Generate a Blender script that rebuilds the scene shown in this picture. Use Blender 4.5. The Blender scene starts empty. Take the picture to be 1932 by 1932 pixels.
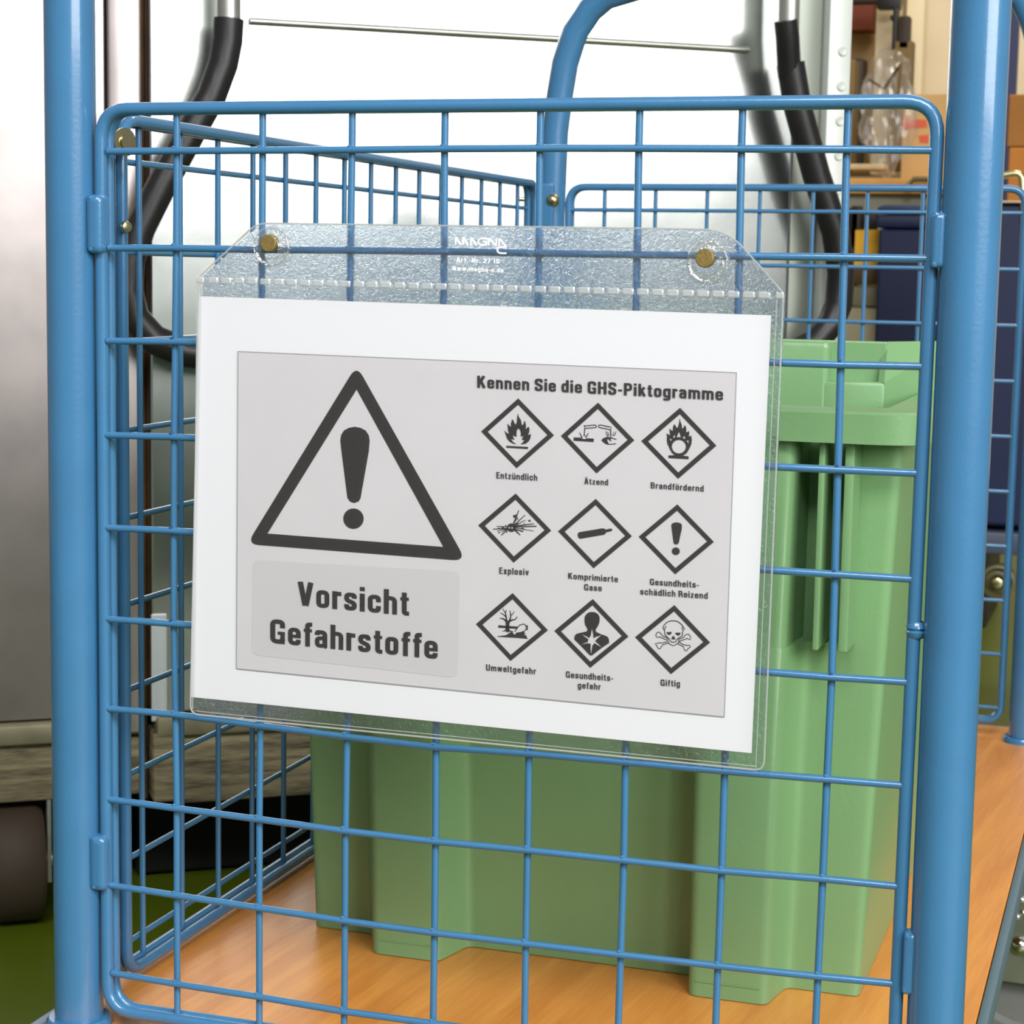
import bpy, bmesh, math, random
from mathutils import Vector, Matrix, geometry
random.seed(4)
PI = math.pi
sc = bpy.context.scene
COL = sc.collection
V = Vector

# ------------------------------------------------------------------ camera (surveyed from the 50 mm wire grid)
RM = Matrix(((0.9498371271, 0.3122567754, 0.0174682057),
             (0.0545463317, -0.1104055507, -0.9923886900),
             (-0.3079515054, 0.9435604488, -0.1218997527)))       # world -> lens (x right, y down, z forward)
CAM = V((0.54178, -0.92768, 0.69116))
FPX = 3709.62                                                     # focal length in pixels of the 1932 frame
H = 0.8                                                           # height of the survey's zero above the floor
cd = bpy.data.cameras.new('camera'); cam = bpy.data.objects.new('camera', cd); COL.objects.link(cam)
m = RM.transposed() @ Matrix(((1, 0, 0), (0, -1, 0), (0, 0, -1)))
cam.matrix_world = Matrix.Translation(CAM) @ m.to_4x4()
cd.sensor_width = 36; cd.lens = FPX / 1932 * 36
cd.clip_start = 0.05; cd.clip_end = 60
cd.dof.use_dof = True; cd.dof.focus_distance = 1.08; cd.dof.aperture_fstop = 30
sc.camera = cam
# ------------------------------------------------------------------ view, world, lights
sc.view_settings.view_transform = 'Standard'; sc.view_settings.look = 'None'
sc.view_settings.gamma = 1; sc.view_settings.exposure = -0.10; sc.view_settings.use_curve_mapping = False
w = bpy.data.worlds.new('world'); sc.world = w; w.use_nodes = True
w.node_tree.nodes['Background'].inputs[0].default_value = (0.93, 0.96, 1.0, 1)
w.node_tree.nodes['Background'].inputs[1].default_value = 0.25


def area(name, loc, aim, sx, sy, power, col):
    l = bpy.data.lights.new(name, 'AREA'); l.shape = 'RECTANGLE'; l.size = sx; l.size_y = sy
    l.energy = power; l.color = col
    o = bpy.data.objects.new(name, l); COL.objects.link(o); o.location = loc
    o.rotation_euler = (V(aim) - V(loc)).to_track_quat('-Z', 'Y').to_euler()


area('window_light', (3.13, -1.84, 1.85), (0.0, 1.0, 0.75), 2.6, 1.55, 140, (1.0, 0.99, 0.98))
area('front_fill_light', (0.9, -2.2, 2.9), (0.3, 0.3, 0.4), 2.2, 0.7, 118, (1.0, 0.985, 0.985))  # added fill from high behind the camera, no known lamp there
area('hall_light', (0.9, 2.6, 3.2), (-0.1, 4.1, 0.7), 1.6, 0.6, 50, (1.0, 0.93, 0.80))


# ------------------------------------------------------------------ survey: photograph points onto real planes
def ray(x, y):
    return RM.transposed() @ V(((x - 966) / FPX, (y - 966) / FPX, 1.0))


def onY(x, y, Y):
    d = ray(x, y); return CAM + d * ((Y - CAM.y) / d.y)


def onZ(x, y, Z):
    d = ray(x, y); return CAM + d * ((Z - CAM.z) / d.z)


CP = V((-0.562, 0.815, 0.0)); CN = V((0.6, -0.8, 0.0)); CU = V((0.8, 0.6, 0.0))   # front of the steel containers


def onC(x, y, off=0.0):
    d = ray(x, y); Q = CP + CN * off
    return CAM + d * ((Q - CAM).dot(CN) / d.dot(CN))


# ------------------------------------------------------------------ helpers
def tag(o, label=None, cat=None, group=None, kind=None):
    if label: o['label'] = label
    if cat: o['category'] = cat
    if group: o['group'] = group
    if kind: o['kind'] = kind
    return o


def link(name, me, mat, parent=None, smooth=True, angle=40):
    if isinstance(me, bmesh.types.BMesh):
        bm = me; bmesh.ops.recalc_face_normals(bm, faces=bm.faces[:])
        for f in bm.faces: f.smooth = smooth
        if smooth:
            for e in bm.edges:
                if len(e.link_faces) == 2:
                    a, b = (f.calc_area() for f in e.link_faces)
                    if e.calc_face_angle(0) > math.radians(angle) or (max(a, b) > 25 * min(a, b) and e.calc_face_angle(0) > .17 and len(bm.faces) < 400): e.smooth = False
        me = bpy.data.meshes.new(name); bm.to_mesh(me); bm.free()
    if mat and not me.materials: me.materials.append(mat)
    o = bpy.data.objects.new(name, me); COL.objects.link(o)
    if parent: o.parent = parent
    return o


def empty(name, label, cat, group=None):
    o = bpy.data.objects.new(name, None); COL.objects.link(o); return tag(o, label, cat, group)


def fillet(P, r, n=6, closed=False):
    P = [V(p) for p in P]; out = []; N = len(P)
    for i, p in enumerate(P):
        if not closed and i in (0, N - 1): out.append(p); continue
        a = P[i - 1]; b = P[(i + 1) % N]; da = (a - p); db = (b - p)
        ang = da.angle(db); t = min(max(r / math.tan(ang / 2), r * .05), da.length * .48, db.length * .48)
        A = p + da.normalized() * t; B = p + db.normalized() * t
        for k in range(n + 1):
            s = k / n
            out.append(A * (1 - s) ** 2 + p * 2 * s * (1 - s) + B * s * s)
    return out


def tube(bm, P, r, seg=12, closed=False, cap=True):
    P = [V(p) for p in P]; N = len(P)
    Q = [P[0]]
    for p in P[1:]:
        if (p - Q[-1]).length > 1e-6: Q.append(p)
    if closed and (Q[0] - Q[-1]).length < 1e-6: Q.pop()
    P = Q; N = len(P)
    T = []
    for i in range(N):
        a = P[i - 1] if (closed or i > 0) else P[i]
        b = P[(i + 1) % N] if (closed or i < N - 1) else P[i]
        T.append((b - a).normalized())
    nrm = T[0].orthogonal().normalized(); rings = []
    for i in range(N):
        if i: nrm = (nrm - T[i] * nrm.dot(T[i])).normalized()
        bi = T[i].cross(nrm)
        rr = r[i] if isinstance(r, (list, tuple)) else r
        rings.append([bm.verts.new(P[i] + (nrm * math.cos(2 * PI * k / seg) + bi * math.sin(2 * PI * k / seg)) * rr) for k in range(seg)])
    M = N if closed else N - 1
    for i in range(M):
        A = rings[i]; B = rings[(i + 1) % N]; off = 0
        if closed and i == N - 1:
            off = min(range(seg), key=lambda s: (A[0].co - B[s].co).length)
        for k in range(seg):
            bm.faces.new((A[k], A[(k + 1) % seg], B[(k + 1 + off) % seg], B[(k + off) % seg]))
    if cap and not closed:
        bm.faces.new(rings[0][::-1]); bm.faces.new(rings[-1])


def box(bm, lo, hi, mtx=None, bev=0.0):
    vs = [V((x, y, z)) for x in (lo[0], hi[0]) for y in (lo[1], hi[1]) for z in (lo[2], hi[2])]
    if mtx: vs = [mtx @ v for v in vs]
    b = [bm.verts.new(v) for v in vs]
    fs = [bm.faces.new([b[i] for i in q]) for q in ((0, 1, 3, 2), (4, 6, 7, 5), (0, 4, 5, 1), (2, 3, 7, 6), (0, 2, 6, 4), (1, 5, 7, 3))]
    if bev:
        es = list({e for f in fs for e in f.edges})
        bmesh.ops.bevel(bm, geom=es, offset=bev, segments=2, affect='EDGES', profile=.5)


def lathe(bm, prof, c, axis, seg=24):
    """prof: (radius, height) along axis from c"""
    axis = V(axis).normalized(); a = axis.orthogonal().normalized(); b = axis.cross(a); c = V(c)
    R = []
    for r, h in prof:
        if r < 1e-7: R.append([bm.verts.new(c + axis * h)])
        else: R.append([bm.verts.new(c + axis * h + (a * math.cos(2 * PI * k / seg) + b * math.sin(2 * PI * k / seg)) * r) for k in range(seg)])
    for A, B in zip(R, R[1:]):
        if len(A) == 1 and len(B) == 1: continue
        for k in range(seg):
            j = (k + 1) % seg
            q = [A[k % len(A)], A[j % len(A)], B[j % len(B)], B[k % len(B)]]
            q = [v for i, v in enumerate(q) if v not in q[:i]]
            if len(q) > 2: bm.faces.new(q)


def prism(bm, pts, d):
    """pts: 3-D loop, extruded by vector d"""
    A = [bm.verts.new(V(p)) for p in pts]; B = [bm.verts.new(V(p) + V(d)) for p in pts]; n = len(A)
    for k in range(n): bm.faces.new((A[k], A[(k + 1) % n], B[(k + 1) % n], B[k]))
    for L, rev in ((pts, True), (pts, False)):
        S = A if rev else B
        for t in geometry.tessellate_polygon([[V(p) for p in pts]]):
            try: bm.faces.new([S[i] for i in t])
            except ValueError: pass


# ------------------------------------------------------------------ materials
def srgb(r, g, b):
    f = lambda c: (c / 255 / 12.92) if c / 255 <= .04045 else ((c / 255 + .055) / 1.055) ** 2.4
    return (f(r), f(g), f(b), 1)


def mat(name, rgb, rough=.5, metal=0.0, coat=0.0, spec=.5, bump=0.0, bscale=200, vary=0.0, vscale=8, rvary=0.0, stretch=(1, 1, 1), rgb2=None, alpha=1.0, emit=0.0):
    m = bpy.data.materials.new(name); m.use_nodes = True; nt = m.node_tree; p = nt.nodes['Principled BSDF']
    p.inputs['Base Color'].default_value = srgb(*rgb); p.inputs['Roughness'].default_value = rough
    p.inputs['Metallic'].default_value = metal; p.inputs['Coat Weight'].default_value = coat
    p.inputs['Coat Roughness'].default_value = .08; p.inputs['Specular IOR Level'].default_value = spec
    p.inputs['Alpha'].default_value = alpha
    tc = nt.nodes.new('ShaderNodeTexCoord'); mp = nt.nodes.new('ShaderNodeMapping'); mp.inputs['Scale'].default_value = stretch
    nt.links.new(tc.outputs['Object'], mp.inputs['Vector'])
    if bump:
        n = nt.nodes.new('ShaderNodeTexNoise'); n.inputs['Scale'].default_value = bscale; n.inputs['Detail'].default_value = 3
        nt.links.new(mp.outputs[0], n.inputs['Vector'])
        b = nt.nodes.new('ShaderNodeBump'); b.inputs['Strength'].default_value = bump; b.inputs['Distance'].default_value = .001
        nt.links.new(n.outputs['Fac'], b.inputs['Height']); nt.links.new(b.outputs[0], p.inputs['Normal'])
    if vary or rgb2:
        n = nt.nodes.new('ShaderNodeTexNoise'); n.inputs['Scale'].default_value = vscale; n.inputs['Detail'].default_value = 6
        nt.links.new(mp.outputs[0], n.inputs['Vector'])
        r = nt.nodes.new('ShaderNodeValToRGB'); c = srgb(*rgb)
        c2 = srgb(*rgb2) if rgb2 else tuple(x * (1 + vary) for x in c[:3]) + (1,)
        c1 = c if rgb2 else tuple(x * (1 - vary) for x in c[:3]) + (1,)
        r.color_ramp.elements[0].color = c1; r.color_ramp.elements[1].color = c2
        r.color_ramp.elements[0].position = .33; r.color_ramp.elements[1].position = .67
        nt.links.new(n.outputs['Fac'], r.inputs[0]); nt.links.new(r.outputs[0], p.inputs['Base Color'])
        if rvary:
            mr = nt.nodes.new('ShaderNodeMapRange'); mr.inputs[3].default_value = rough - rvary; mr.inputs[4].default_value = rough + rvary
            nt.links.new(n.outputs['Fac'], mr.inputs[0]); nt.links.new(mr.outputs[0], p.inputs['Roughness'])
    return m


BLUE = mat('blue_powder_coat', (60, 116, 159), .30, bump=.08, bscale=420, coat=.7, vary=.04, vscale=30)
ZINC = mat('zinc_plated_steel', (200, 190, 150), .28, 1.0, vary=.1)
CHROME = mat('bright_chrome', (225, 225, 215), .12, 1.0)
GALV = mat('galvanised_sheet', (190, 194, 190), .24, 1.0, bump=.02, bscale=60, vary=.07, vscale=14, rvary=.03)
GALV2 = mat('galvanised_frame', (196, 198, 190), .36, .9, bump=.08, bscale=80, vary=.1, vscale=20, rvary=.05)
GALVD = mat('dull_galvanised_sheet', (176, 168, 166), .36, 1.0, bump=.02, bscale=60, vary=.08, vscale=18)
DULL = mat('dull_dirty_steel', (150, 144, 118), .62, .5, vary=.15, vscale=30)
BLACK = mat('under_shade_black', (10, 9, 8), .9)  # deep shade under the containers, put into a colour
RUB = mat('black_rubber', (26, 24, 25), .42, bump=.35, bscale=90, vary=.3, vscale=20, stretch=(1, 1, .4))
TYRE = mat('brown_black_tyre', (62, 50, 38), .7, bump=.3, bscale=60, vary=.2)
GREEN = mat('pale_green_plastic', (122, 164, 114), .34, bump=.12, bscale=300, vary=.035, vscale=6)
FLOOR = mat('green_floor_paint', (84, 100, 12), .42, vary=.10, vscale=3, bump=.05, bscale=40)
PAPER = mat('white_paper', (224, 224, 229), .8, spec=.2)
GREYP = mat('printed_grey', (201, 198, 202), .8, spec=.2, vary=.015, vscale=30)
GREYP2 = mat('printed_darker_grey', (193, 190, 193), .8, spec=.2)
INK = mat('black_print', (36, 31, 30), .8, spec=.2, vary=.08, vscale=300)
LINE = mat('grey_print_line', (150, 150, 152), .8, spec=.2)
WHITEP = mat('white_print', (250, 246, 240), .5)
GOLD = mat('gold_magnet', (134, 114, 64), .5, .35, bump=.3, bscale=900, vary=.15, vscale=700)
BEIGE = mat('beige_panel', (226, 208, 176), .6, vary=.03)
CREAM = mat('cream_panel', (238, 222, 186), .6)
TAN = mat('tan_board', (170, 138, 96), .7, vary=.05)
CARD = mat('brown_cardboard', (196, 160, 104), .75, vary=.06, bump=.1, bscale=60)
CARD2 = mat('dark_cardboard', (158, 104, 42), .75, vary=.06)
CARD3 = mat('orange_cardboard', (188, 118, 44), .75, vary=.05)
RUST = mat('red_brown_crate', (112, 46, 16), .6, vary=.08)
DARK = mat('dark_brown_metal', (48, 34, 22), .6)
BLK = mat('black_plastic', (20, 18, 17), .5)
OLIVE = mat('olive_board', (120, 98, 58), .7)
NAVY = mat('navy_plastic', (20, 32, 70), .45, vary=.08, vscale=5)
YEL = mat('yellow_plastic', (250, 190, 50), .5)
RED = mat('red_print', (205, 92, 66), .7)
HOLE = mat('filled_hole', (208, 213, 207), .55, .2)
GREY = mat('grey_plastic', (120, 122, 118), .55)
STEELE = mat('deck_edge_steel', (96, 122, 140), .38, .2, bump=.1)


def woodgrain(name, c1, c2, rough, ang, sx, sy, coat=0.0):
    m = bpy.data.materials.new(name); m.use_nodes = True; nt = m.node_tree; p = nt.nodes['Principled BSDF']
    p.inputs['Roughness'].default_value = rough; p.inputs['Coat Weight'].default_value = coat; p.inputs['Coat Roughness'].default_value = .25
    tc = nt.nodes.new('ShaderNodeTexCoord'); mp = nt.nodes.new('ShaderNodeMapping')
    mp.inputs['Rotation'].default_value = (0, 0, ang); nt.links.new(tc.outputs['Object'], mp.inputs[0])
    mp2 = nt.nodes.new('ShaderNodeMapping'); mp2.inputs['Scale'].default_value = (sx, sy, 4); nt.links.new(mp.outputs[0], mp2.inputs[0])
    n = nt.nodes.new('ShaderNodeTexNoise'); n.inputs['Scale'].default_value = 1; n.inputs['Detail'].default_value = 7; n.inputs['Distortion'].default_value = .6
    nt.links.new(mp2.outputs[0], n.inputs[0])
    n2 = nt.nodes.new('ShaderNodeTexNoise'); n2.inputs['Scale'].default_value = 9; n2.inputs['Detail'].default_value = 2
    nt.links.new(mp2.outputs[0], n2.inputs[0])
    a = nt.nodes.new('ShaderNodeMath'); a.operation = 'MULTIPLY_ADD'; a.inputs[1].default_value = .45
    n2.inputs['Detail'].default_value = 4; nt.links.new(n2.outputs[0], a.inputs[0]); nt.links.new(n.outputs[0], a.inputs[2])
    r = nt.nodes.new('ShaderNodeValToRGB'); r.color_ramp.elements[0].position = .50; r.color_ramp.elements[1].position = .95
    r.color_ramp.elements[0].color = srgb(*c1); r.color_ramp.elements[1].color = srgb(*c2)
    nt.links.new(a.outputs[0], r.inputs[0]); nt.links.new(r.outputs[0], p.inputs['Base Color'])
    b = nt.nodes.new('ShaderNodeBump'); b.inputs['Strength'].default_value = .08; b.inputs['Distance'].default_value = .001
    nt.links.new(a.outputs[0], b.inputs['Height']); nt.links.new(b.outputs[0], p.inputs['Normal'])
    return m


BEECH = woodgrain('beech_laminate', (212, 132, 56), (236, 160, 76), .38, math.radians(5), 60, 3.2, .15)
OLDW = woodgrain('weathered_plank', (58, 52, 38), (168, 156, 122), .85, 0, 5, 60)
OLDW.node_tree.nodes['Mapping.001'].inputs['Scale'].default_value = (6, 6, 70)
BENCHW = woodgrain('bench_wood', (196, 136, 70), (222, 166, 92), .5, 0, 3, 20)


def film(name, clear, rough, bump, veil):
    m = bpy.data.materials.new(name); m.use_nodes = True; nt = m.node_tree; nt.nodes.clear()
    out = nt.nodes.new('ShaderNodeOutputMaterial'); tr = nt.nodes.new('ShaderNodeBsdfTransparent'); tr.inputs[0].default_value = (.99, .99, .99, 1)
    gl = nt.nodes.new('ShaderNodeBsdfGlossy'); gl.inputs['Roughness'].default_value = rough
    df = nt.nodes.new('ShaderNodeBsdfDiffuse'); df.inputs[0].default_value = (.9, .93, .95, 1)
    tl = nt.nodes.new('ShaderNodeBsdfTranslucent'); tl.inputs[0].default_value = (.9, .93, .95, 1)
    ad = nt.nodes.new('ShaderNodeMixShader'); ad.inputs[0].default_value = .5
    nt.links.new(df.outputs[0], ad.inputs[1]); nt.links.new(tl.outputs[0], ad.inputs[2])
    m1 = nt.nodes.new('ShaderNodeMixShader'); m1.inputs[0].default_value = veil
    nt.links.new(tr.outputs[0], m1.inputs[1]); nt.links.new(ad.outputs[0], m1.inputs[2])
    tc = nt.nodes.new('ShaderNodeTexCoord'); n = nt.nodes.new('ShaderNodeTexNoise'); n.inputs['Scale'].default_value = 420; n.inputs['Detail'].default_value = 2; n.inputs['Distortion'].default_value = 1.2
    nt.links.new(tc.outputs['Object'], n.inputs[0])
    b = nt.nodes.new('ShaderNodeBump'); b.inputs['Strength'].default_value = bump; b.inputs['Distance'].default_value = .0006
    nt.links.new(n.outputs[0], b.inputs['Height']); nt.links.new(b.outputs[0], gl.inputs['Normal']); nt.links.new(b.outputs[0], df.inputs['Normal']); nt.links.new(b.outputs[0], tl.inputs['Normal'])
    fr = nt.nodes.new('ShaderNodeLayerWeight'); fr.inputs[0].default_value = .5; nt.links.new(b.outputs[0], fr.inputs['Normal'])
    pw = nt.nodes.new('ShaderNodeMath'); pw.operation = 'POWER'; pw.inputs[1].default_value = 5
    nt.links.new(fr.outputs['Facing'], pw.inputs[0])
    sc_ = nt.nodes.new('ShaderNodeMath'); sc_.operation = 'MULTIPLY_ADD'; sc_.inputs[1].default_value = .9; sc_.inputs[2].default_value = .05 * clear
    sc_.use_clamp = True
    nt.links.new(pw.outputs[0], sc_.inputs[0])
    m2 = nt.nodes.new('ShaderNodeMixShader'); nt.links.new(sc_.outputs[0], m2.inputs[0])
    nt.links.new(m1.outputs[0], m2.inputs[1]); nt.links.new(gl.outputs[0], m2.inputs[2]); nt.links.new(m2.outputs[0], out.inputs[0])
    return m


FILM = film('clear_grained_film', 1.0, .16, .35, .035)
FILM2 = bpy.data.materials.new('clear_grained_back_film'); FILM2.use_nodes = True; nt = FILM2.node_tree; nt.nodes.clear()
out_ = nt.nodes.new('ShaderNodeOutputMaterial'); rf = nt.nodes.new('ShaderNodeBsdfRefraction'); tr_ = nt.nodes.new('ShaderNodeBsdfTransparent')
rf.inputs['Color'].default_value = (.90, .94, .98, 1); rf.inputs['IOR'].default_value = 1.16; rf.inputs['Roughness'].default_value = .22
tr_.inputs[0].default_value = (.92, .95, .98, 1)
gl_s = nt.nodes.new('ShaderNodeBsdfGlossy'); gl_s.inputs['Roughness'].default_value = .2
tc_ = nt.nodes.new('ShaderNodeTexCoord'); nz = nt.nodes.new('ShaderNodeTexNoise'); nz.inputs['Scale'].default_value = 520; nz.inputs['Detail'].default_value = 1.5; nz.inputs['Distortion'].default_value = 1.5
bp = nt.nodes.new('ShaderNodeBump'); bp.inputs['Strength'].default_value = .9; bp.inputs['Distance'].default_value = .0009
nt.links.new(tc_.outputs['Object'], nz.inputs[0]); nt.links.new(nz.outputs[0], bp.inputs['Height']); nt.links.new(bp.outputs[0], rf.inputs['Normal']); nt.links.new(bp.outputs[0], gl_s.inputs['Normal'])
mx1 = nt.nodes.new('ShaderNodeMixShader'); mx1.inputs[0].default_value = .85; nt.links.new(tr_.outputs[0], mx1.inputs[1]); nt.links.new(rf.outputs[0], mx1.inputs[2])
mx2 = nt.nodes.new('ShaderNodeMixShader'); mx2.inputs[0].default_value = .05; nt.links.new(mx1.outputs[0], mx2.inputs[1]); nt.links.new(gl_s.outputs[0], mx2.inputs[2]); nt.links.new(mx2.outputs[0], out_.inputs[0])
BEAD = film('clear_film_edge', 4.0, .1, .2, .5)
DIMP = film('pressed_weld_film', 3.5, .12, .3, .66)
BAGM = film('thin_plastic_bag', 2.0, .2, .3, .08)

# ------------------------------------------------------------------ the setting
bm = bmesh.new(); box(bm, (-4, -2.5, -.1), (4, 7.5, 0)); tag(link('floor', bm, FLOOR, smooth=False), kind='structure')
bm = bmesh.new(); box(bm, (-4, 6.2, 0), (4, 6.35, 3.4)); tag(link('wall_back', bm, BEIGE, smooth=False), kind='structure')
bm = bmesh.new(); box(bm, (-2.6, 1.6, 0), (-2.5, 6.2, 3.4)); tag(link('wall_left', bm, BEIGE, smooth=False), kind='structure')
bm = bmesh.new(); box(bm, (-4, 1.2, 3.4), (4, 6.35, 3.5)); tag(link('ceiling', bm, BEIGE, smooth=False), kind='structure')
PILX = onY(1738, 80, 4.6)
bm = bmesh.new(); box(bm, (onY(1735, 80, 4.6).x, 4.6, 0), (onY(1735, 80, 4.6).x + .62, 4.9, 3.3), bev=.004)
tag(link('trim_1', bm, BEIGE), kind='structure')

# ------------------------------------------------------------------ the trolley
trolley = empty('platform_trolley', 'blue tubular platform trolley with wire mesh sides and beech deck carrying the green tub', 'trolley')
trolley.location = (0.223, .45, 0)
TI = Matrix.Translation(-trolley.location)
DZ = H - .530                                                     # deck surface


def tl(name, bm, mt, parent=None, **k):
    """link a world-space bmesh under the trolley"""
    o = link(name, bm, mt, parent or trolley, **k)
    if parent is None: o.matrix_parent_inverse = TI
    return o


bm = bmesh.new(); box(bm, (-.028, -.045, DZ - .018), (.4635, .955, DZ), bev=.0008)
tl('deck', bm, BEECH)
bm = bmesh.new()
for a, b in (((-.036, -.053), (-.0285, .963)), ((.464, -.053), (.4700, .963)), ((-.036, -.053), (.4725, -.0455)), ((-.036, .9555), (.4725, .963))):
    box(bm, (a[0], a[1], DZ - .0185), (b[0], b[1], DZ - .0004), bev=.001)
box(bm, (-.02, 0, DZ - .034), (.45, .10, DZ - .0188)); box(bm, (-.02, .80, DZ - .034), (.45, .92, DZ - .0188))
tl('deck_frame', bm, STEELE)

# hoops: front pair of uprights joined above the frame, rear the same
bm = bmesh.new()
xl, xr, r = -.0095, .4573, .0134
tube(bm, fillet([(xl, 0, DZ - .02), (xl, 0, H + .19), (xr, 0, H + .19), (xr, 0, DZ - .02)], .13, 12), r, 32)
fh = tl('tube_hoop', bm, BLUE)
bm = bmesh.new()
YB = .900
arc = [onY(x, y, YB) for x, y in ((1047, 250), (1056, 180), (1066, 120), (1085, 60), (1113, 18), (1145, -8))]
mid = .211; top = arc[-1].z + .010
L = [V((-.0205, YB, DZ - .02)), V((-.0203, YB, H - .06))] + arc
Rr = [V((2 * mid - p.x, p.y, p.z)) for p in reversed(L)]
for p in Rr[:2]: p.x += .004
tube(bm, L + [V((.07, YB, top)), V((2 * mid - .07, YB, top))] + Rr, .0128, 24)
bh = tl('tube_hoop', bm, BLUE)
# foot rings of the uprights
for x, y in ((xl, 0), (xr, 0), (-.0205, YB), (.4425, YB)):
    bm = bmesh.new()
    lathe(bm, [(.0134, 0), (.0134, .004), (.0165, .0042), (.0182, .0018), (.0182, -.004), (.0134, -.004)], (x, y, DZ + .001), (0, 0, 1), 32)
    tl('foot_ring', bm, BLUE)

WR = .00185                                                       # wire radius


def mesh_panel(org, ux, nx, x0, x1, z0, z1, cols, rows, colfun=None, rowfun=None, r=.0032, gap=.0062, lean=0):
    """rod frame (two loops side by side) with welded wires; org + ux*x + z; second loop stands off along nx"""
    def P(x, z, o=0): return V(org) + V(ux) * x + V((0, 0, 1)) * (H + z) + V(nx) * o
    bm = bmesh.new()
    tube(bm, fillet([P(x0, z0), P(x1 - lean, z0), P(x1, z1), P(x0, z1)], .016, 7, True), r, 16, closed=True)
    tube(bm, fillet([P(x0 + .0008, z0, gap), P(x1 - .0008 - lean, z0, gap), P(x1 - .0008, z1, gap), P(x0 + .0008, z1, gap)], .016, 7, True), r * .92, 16, closed=True)
    fr = tl('mesh_panel', bm, BLUE)
    for i, c in enumerate(cols):
        bm = bmesh.new()
        pts = colfun(i) if colfun else [P(c, z1), P(c, z0)]
        pts = [p + V(nx) * .0022 for p in pts]
        tube(bm, pts, WR, 10); o = tl('wire', bm, BLUE, fr); o.matrix_parent_inverse = TI
        if o: o.matrix_parent_inverse = Matrix.Identity(4)
    for j, z in enumerate(rows):
        bm = bmesh.new()
        pts = rowfun(j) if rowfun else [P(x0, z), P(x1, z)]
        pts = [p - V(nx) * .0009 for p in pts]
        tube(bm, pts, WR, 10)
        if rowfun:                                                # little weld beads over each crossing
            for c in cols:
                q = min(range(len(pts)), key=lambda k: abs(pts[k].x - c))
                lathe(bm, [(0, .0022), (.0011, .0016), (.0013, .0006), (.0011, -.0004)], pts[q] + V((0, 0, .0006)), (0, -.35, 1), 8)
        o = tl('wire', bm, BLUE, fr)
    return fr


# measured crossings of the front panel (photograph pixels), the wires sag and lean a little
XC = {1: [330, 492, 661, 836, 1016, 1203, 1397, 1596], 2: [329, 491, 658, 835, 1014, 1200, 1393, 1591],
      3: [327, None, None, None, None, None, None, 1585], 4: [325, None, None, None, None, None, None, 1579.5],
      5: [324.5, None, None, None, None, None, None, 1574], 6: [324.5, None, None, None, None, None, None, 1568],
      7: [327.6, 488, 652, 820, 995.5, 1178, 1365.6, 1559], 8: [330, 486, 649, 819, 993, 1175, 1360, 1551],
      9: [330, 486, 647.8, 817, 989.5, 1169, 1352.8, 1542], 10: [331, 486, 646.4, 814.4, 987, 1163, 1346, 1533]}
YC = {1: [285, 284, 283, 281, 280, 280, 281, 282], 2: [468, 471, 472, 474, 477.5, 480, 483, 485.5],
      3: [644.5, None, None, None, None, None, None, 688], 4: [824, None, None, None, None, None, None, 886],
      5: [1001, None, None, None, None, None, None, 1083], 6: [1176, None, None, None, None, None, None, 1277],
      7: [1347, 1368, 1389, 1409, 1421, 1437, 1454, 1469.5], 8: [1524, 1544.5, 1566.5, 1586.5, 1603, 1622, 1642, 1657],
      9: [1688, 1711.6, 1736, 1758.7, 1779, 1800, 1821, 1841], 10: [1855, 1879, 1906.7, 1929.5, 1952, 1976, 2000, 2023]}
ENDL = {1: (205, 286), 2: (207, 468), 3: (204, 643), 4: (202, 820.5), 5: (202, 995), 6: (202, 1167), 7: (203, 1336), 8: (207, 1507), 9: (209.6, 1669), 10: (213.5, 1834.4)}
ENDR = {1: (1746, 284), 2: (1740, 488), 3: (1735, 691), 4: (1728, 892.5), 5: (1719, 1092), 6: (1711.5, 1286), 7: (1704, 1481), 8: (1692, 1671), 9: (1683, 1854), 10: (1672, 2040)}


def frow(j):
    k = j + 1; pts = [onY(*ENDL[k], 0)]
    for x, y in zip(XC[k], YC[k]):
        if x is not None: pts.append(onY(x, y, 0))
    e = onY(*ENDR[k], 0); e.x = .4398 - .0016 * (j / 9); pts.append(e)
    return pts


def fcol(i):
    pts = []
    for k in range(1, 11):
        if XC[k][i] is not None: pts.append(onY(XC[k][i], YC[k][i], 0))
    a, b = pts[0], pts[-1]
    return [V((a.x, 0, H - .0287))] + pts + [V((b.x, 0, H - .519))]


mesh_panel((0, 0, 0), (1, 0, 0), (0, 1, 0), .0085, .4403, -.5190, -.0287, [.05 * i for i in range(1, 9)], range(10), fcol, frow, r=.0033, gap=.0064, lean=.0020)
# left side panel, receding
mesh_panel((-.021, 0, 0), (0, 1, 0), (1, 0, 0), .060, .828, -.5225, -.0287, [.0897 + .05 * k for k in range(15)], [-.0514 - .0509 * k for k in range(10)], r=.0036, gap=.0075)
# rear panel
mesh_panel((0, .905, 0), (1, 0, 0), (0, 1, 0), -.0045, .4215, -.5140, -.0283, [.0307 + .0500 * k for k in range(8)], [-.0499 - .0502 * k for k in range(10)], r=.0034)
# weld bead round the right rod of the front frame
bm = bmesh.new(); q = onY(1728, 1188, 0); q.x = .4403
lathe(bm, [(.0033, .004), (.0044, .0025), (.0047, .001), (.0036, .0002), (.0047, -.001), (.0043, -.0028), (.0033, -.004)], q, (0, 0, 1), 20)
tl('weld_bead', bm, BLUE)


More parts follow.
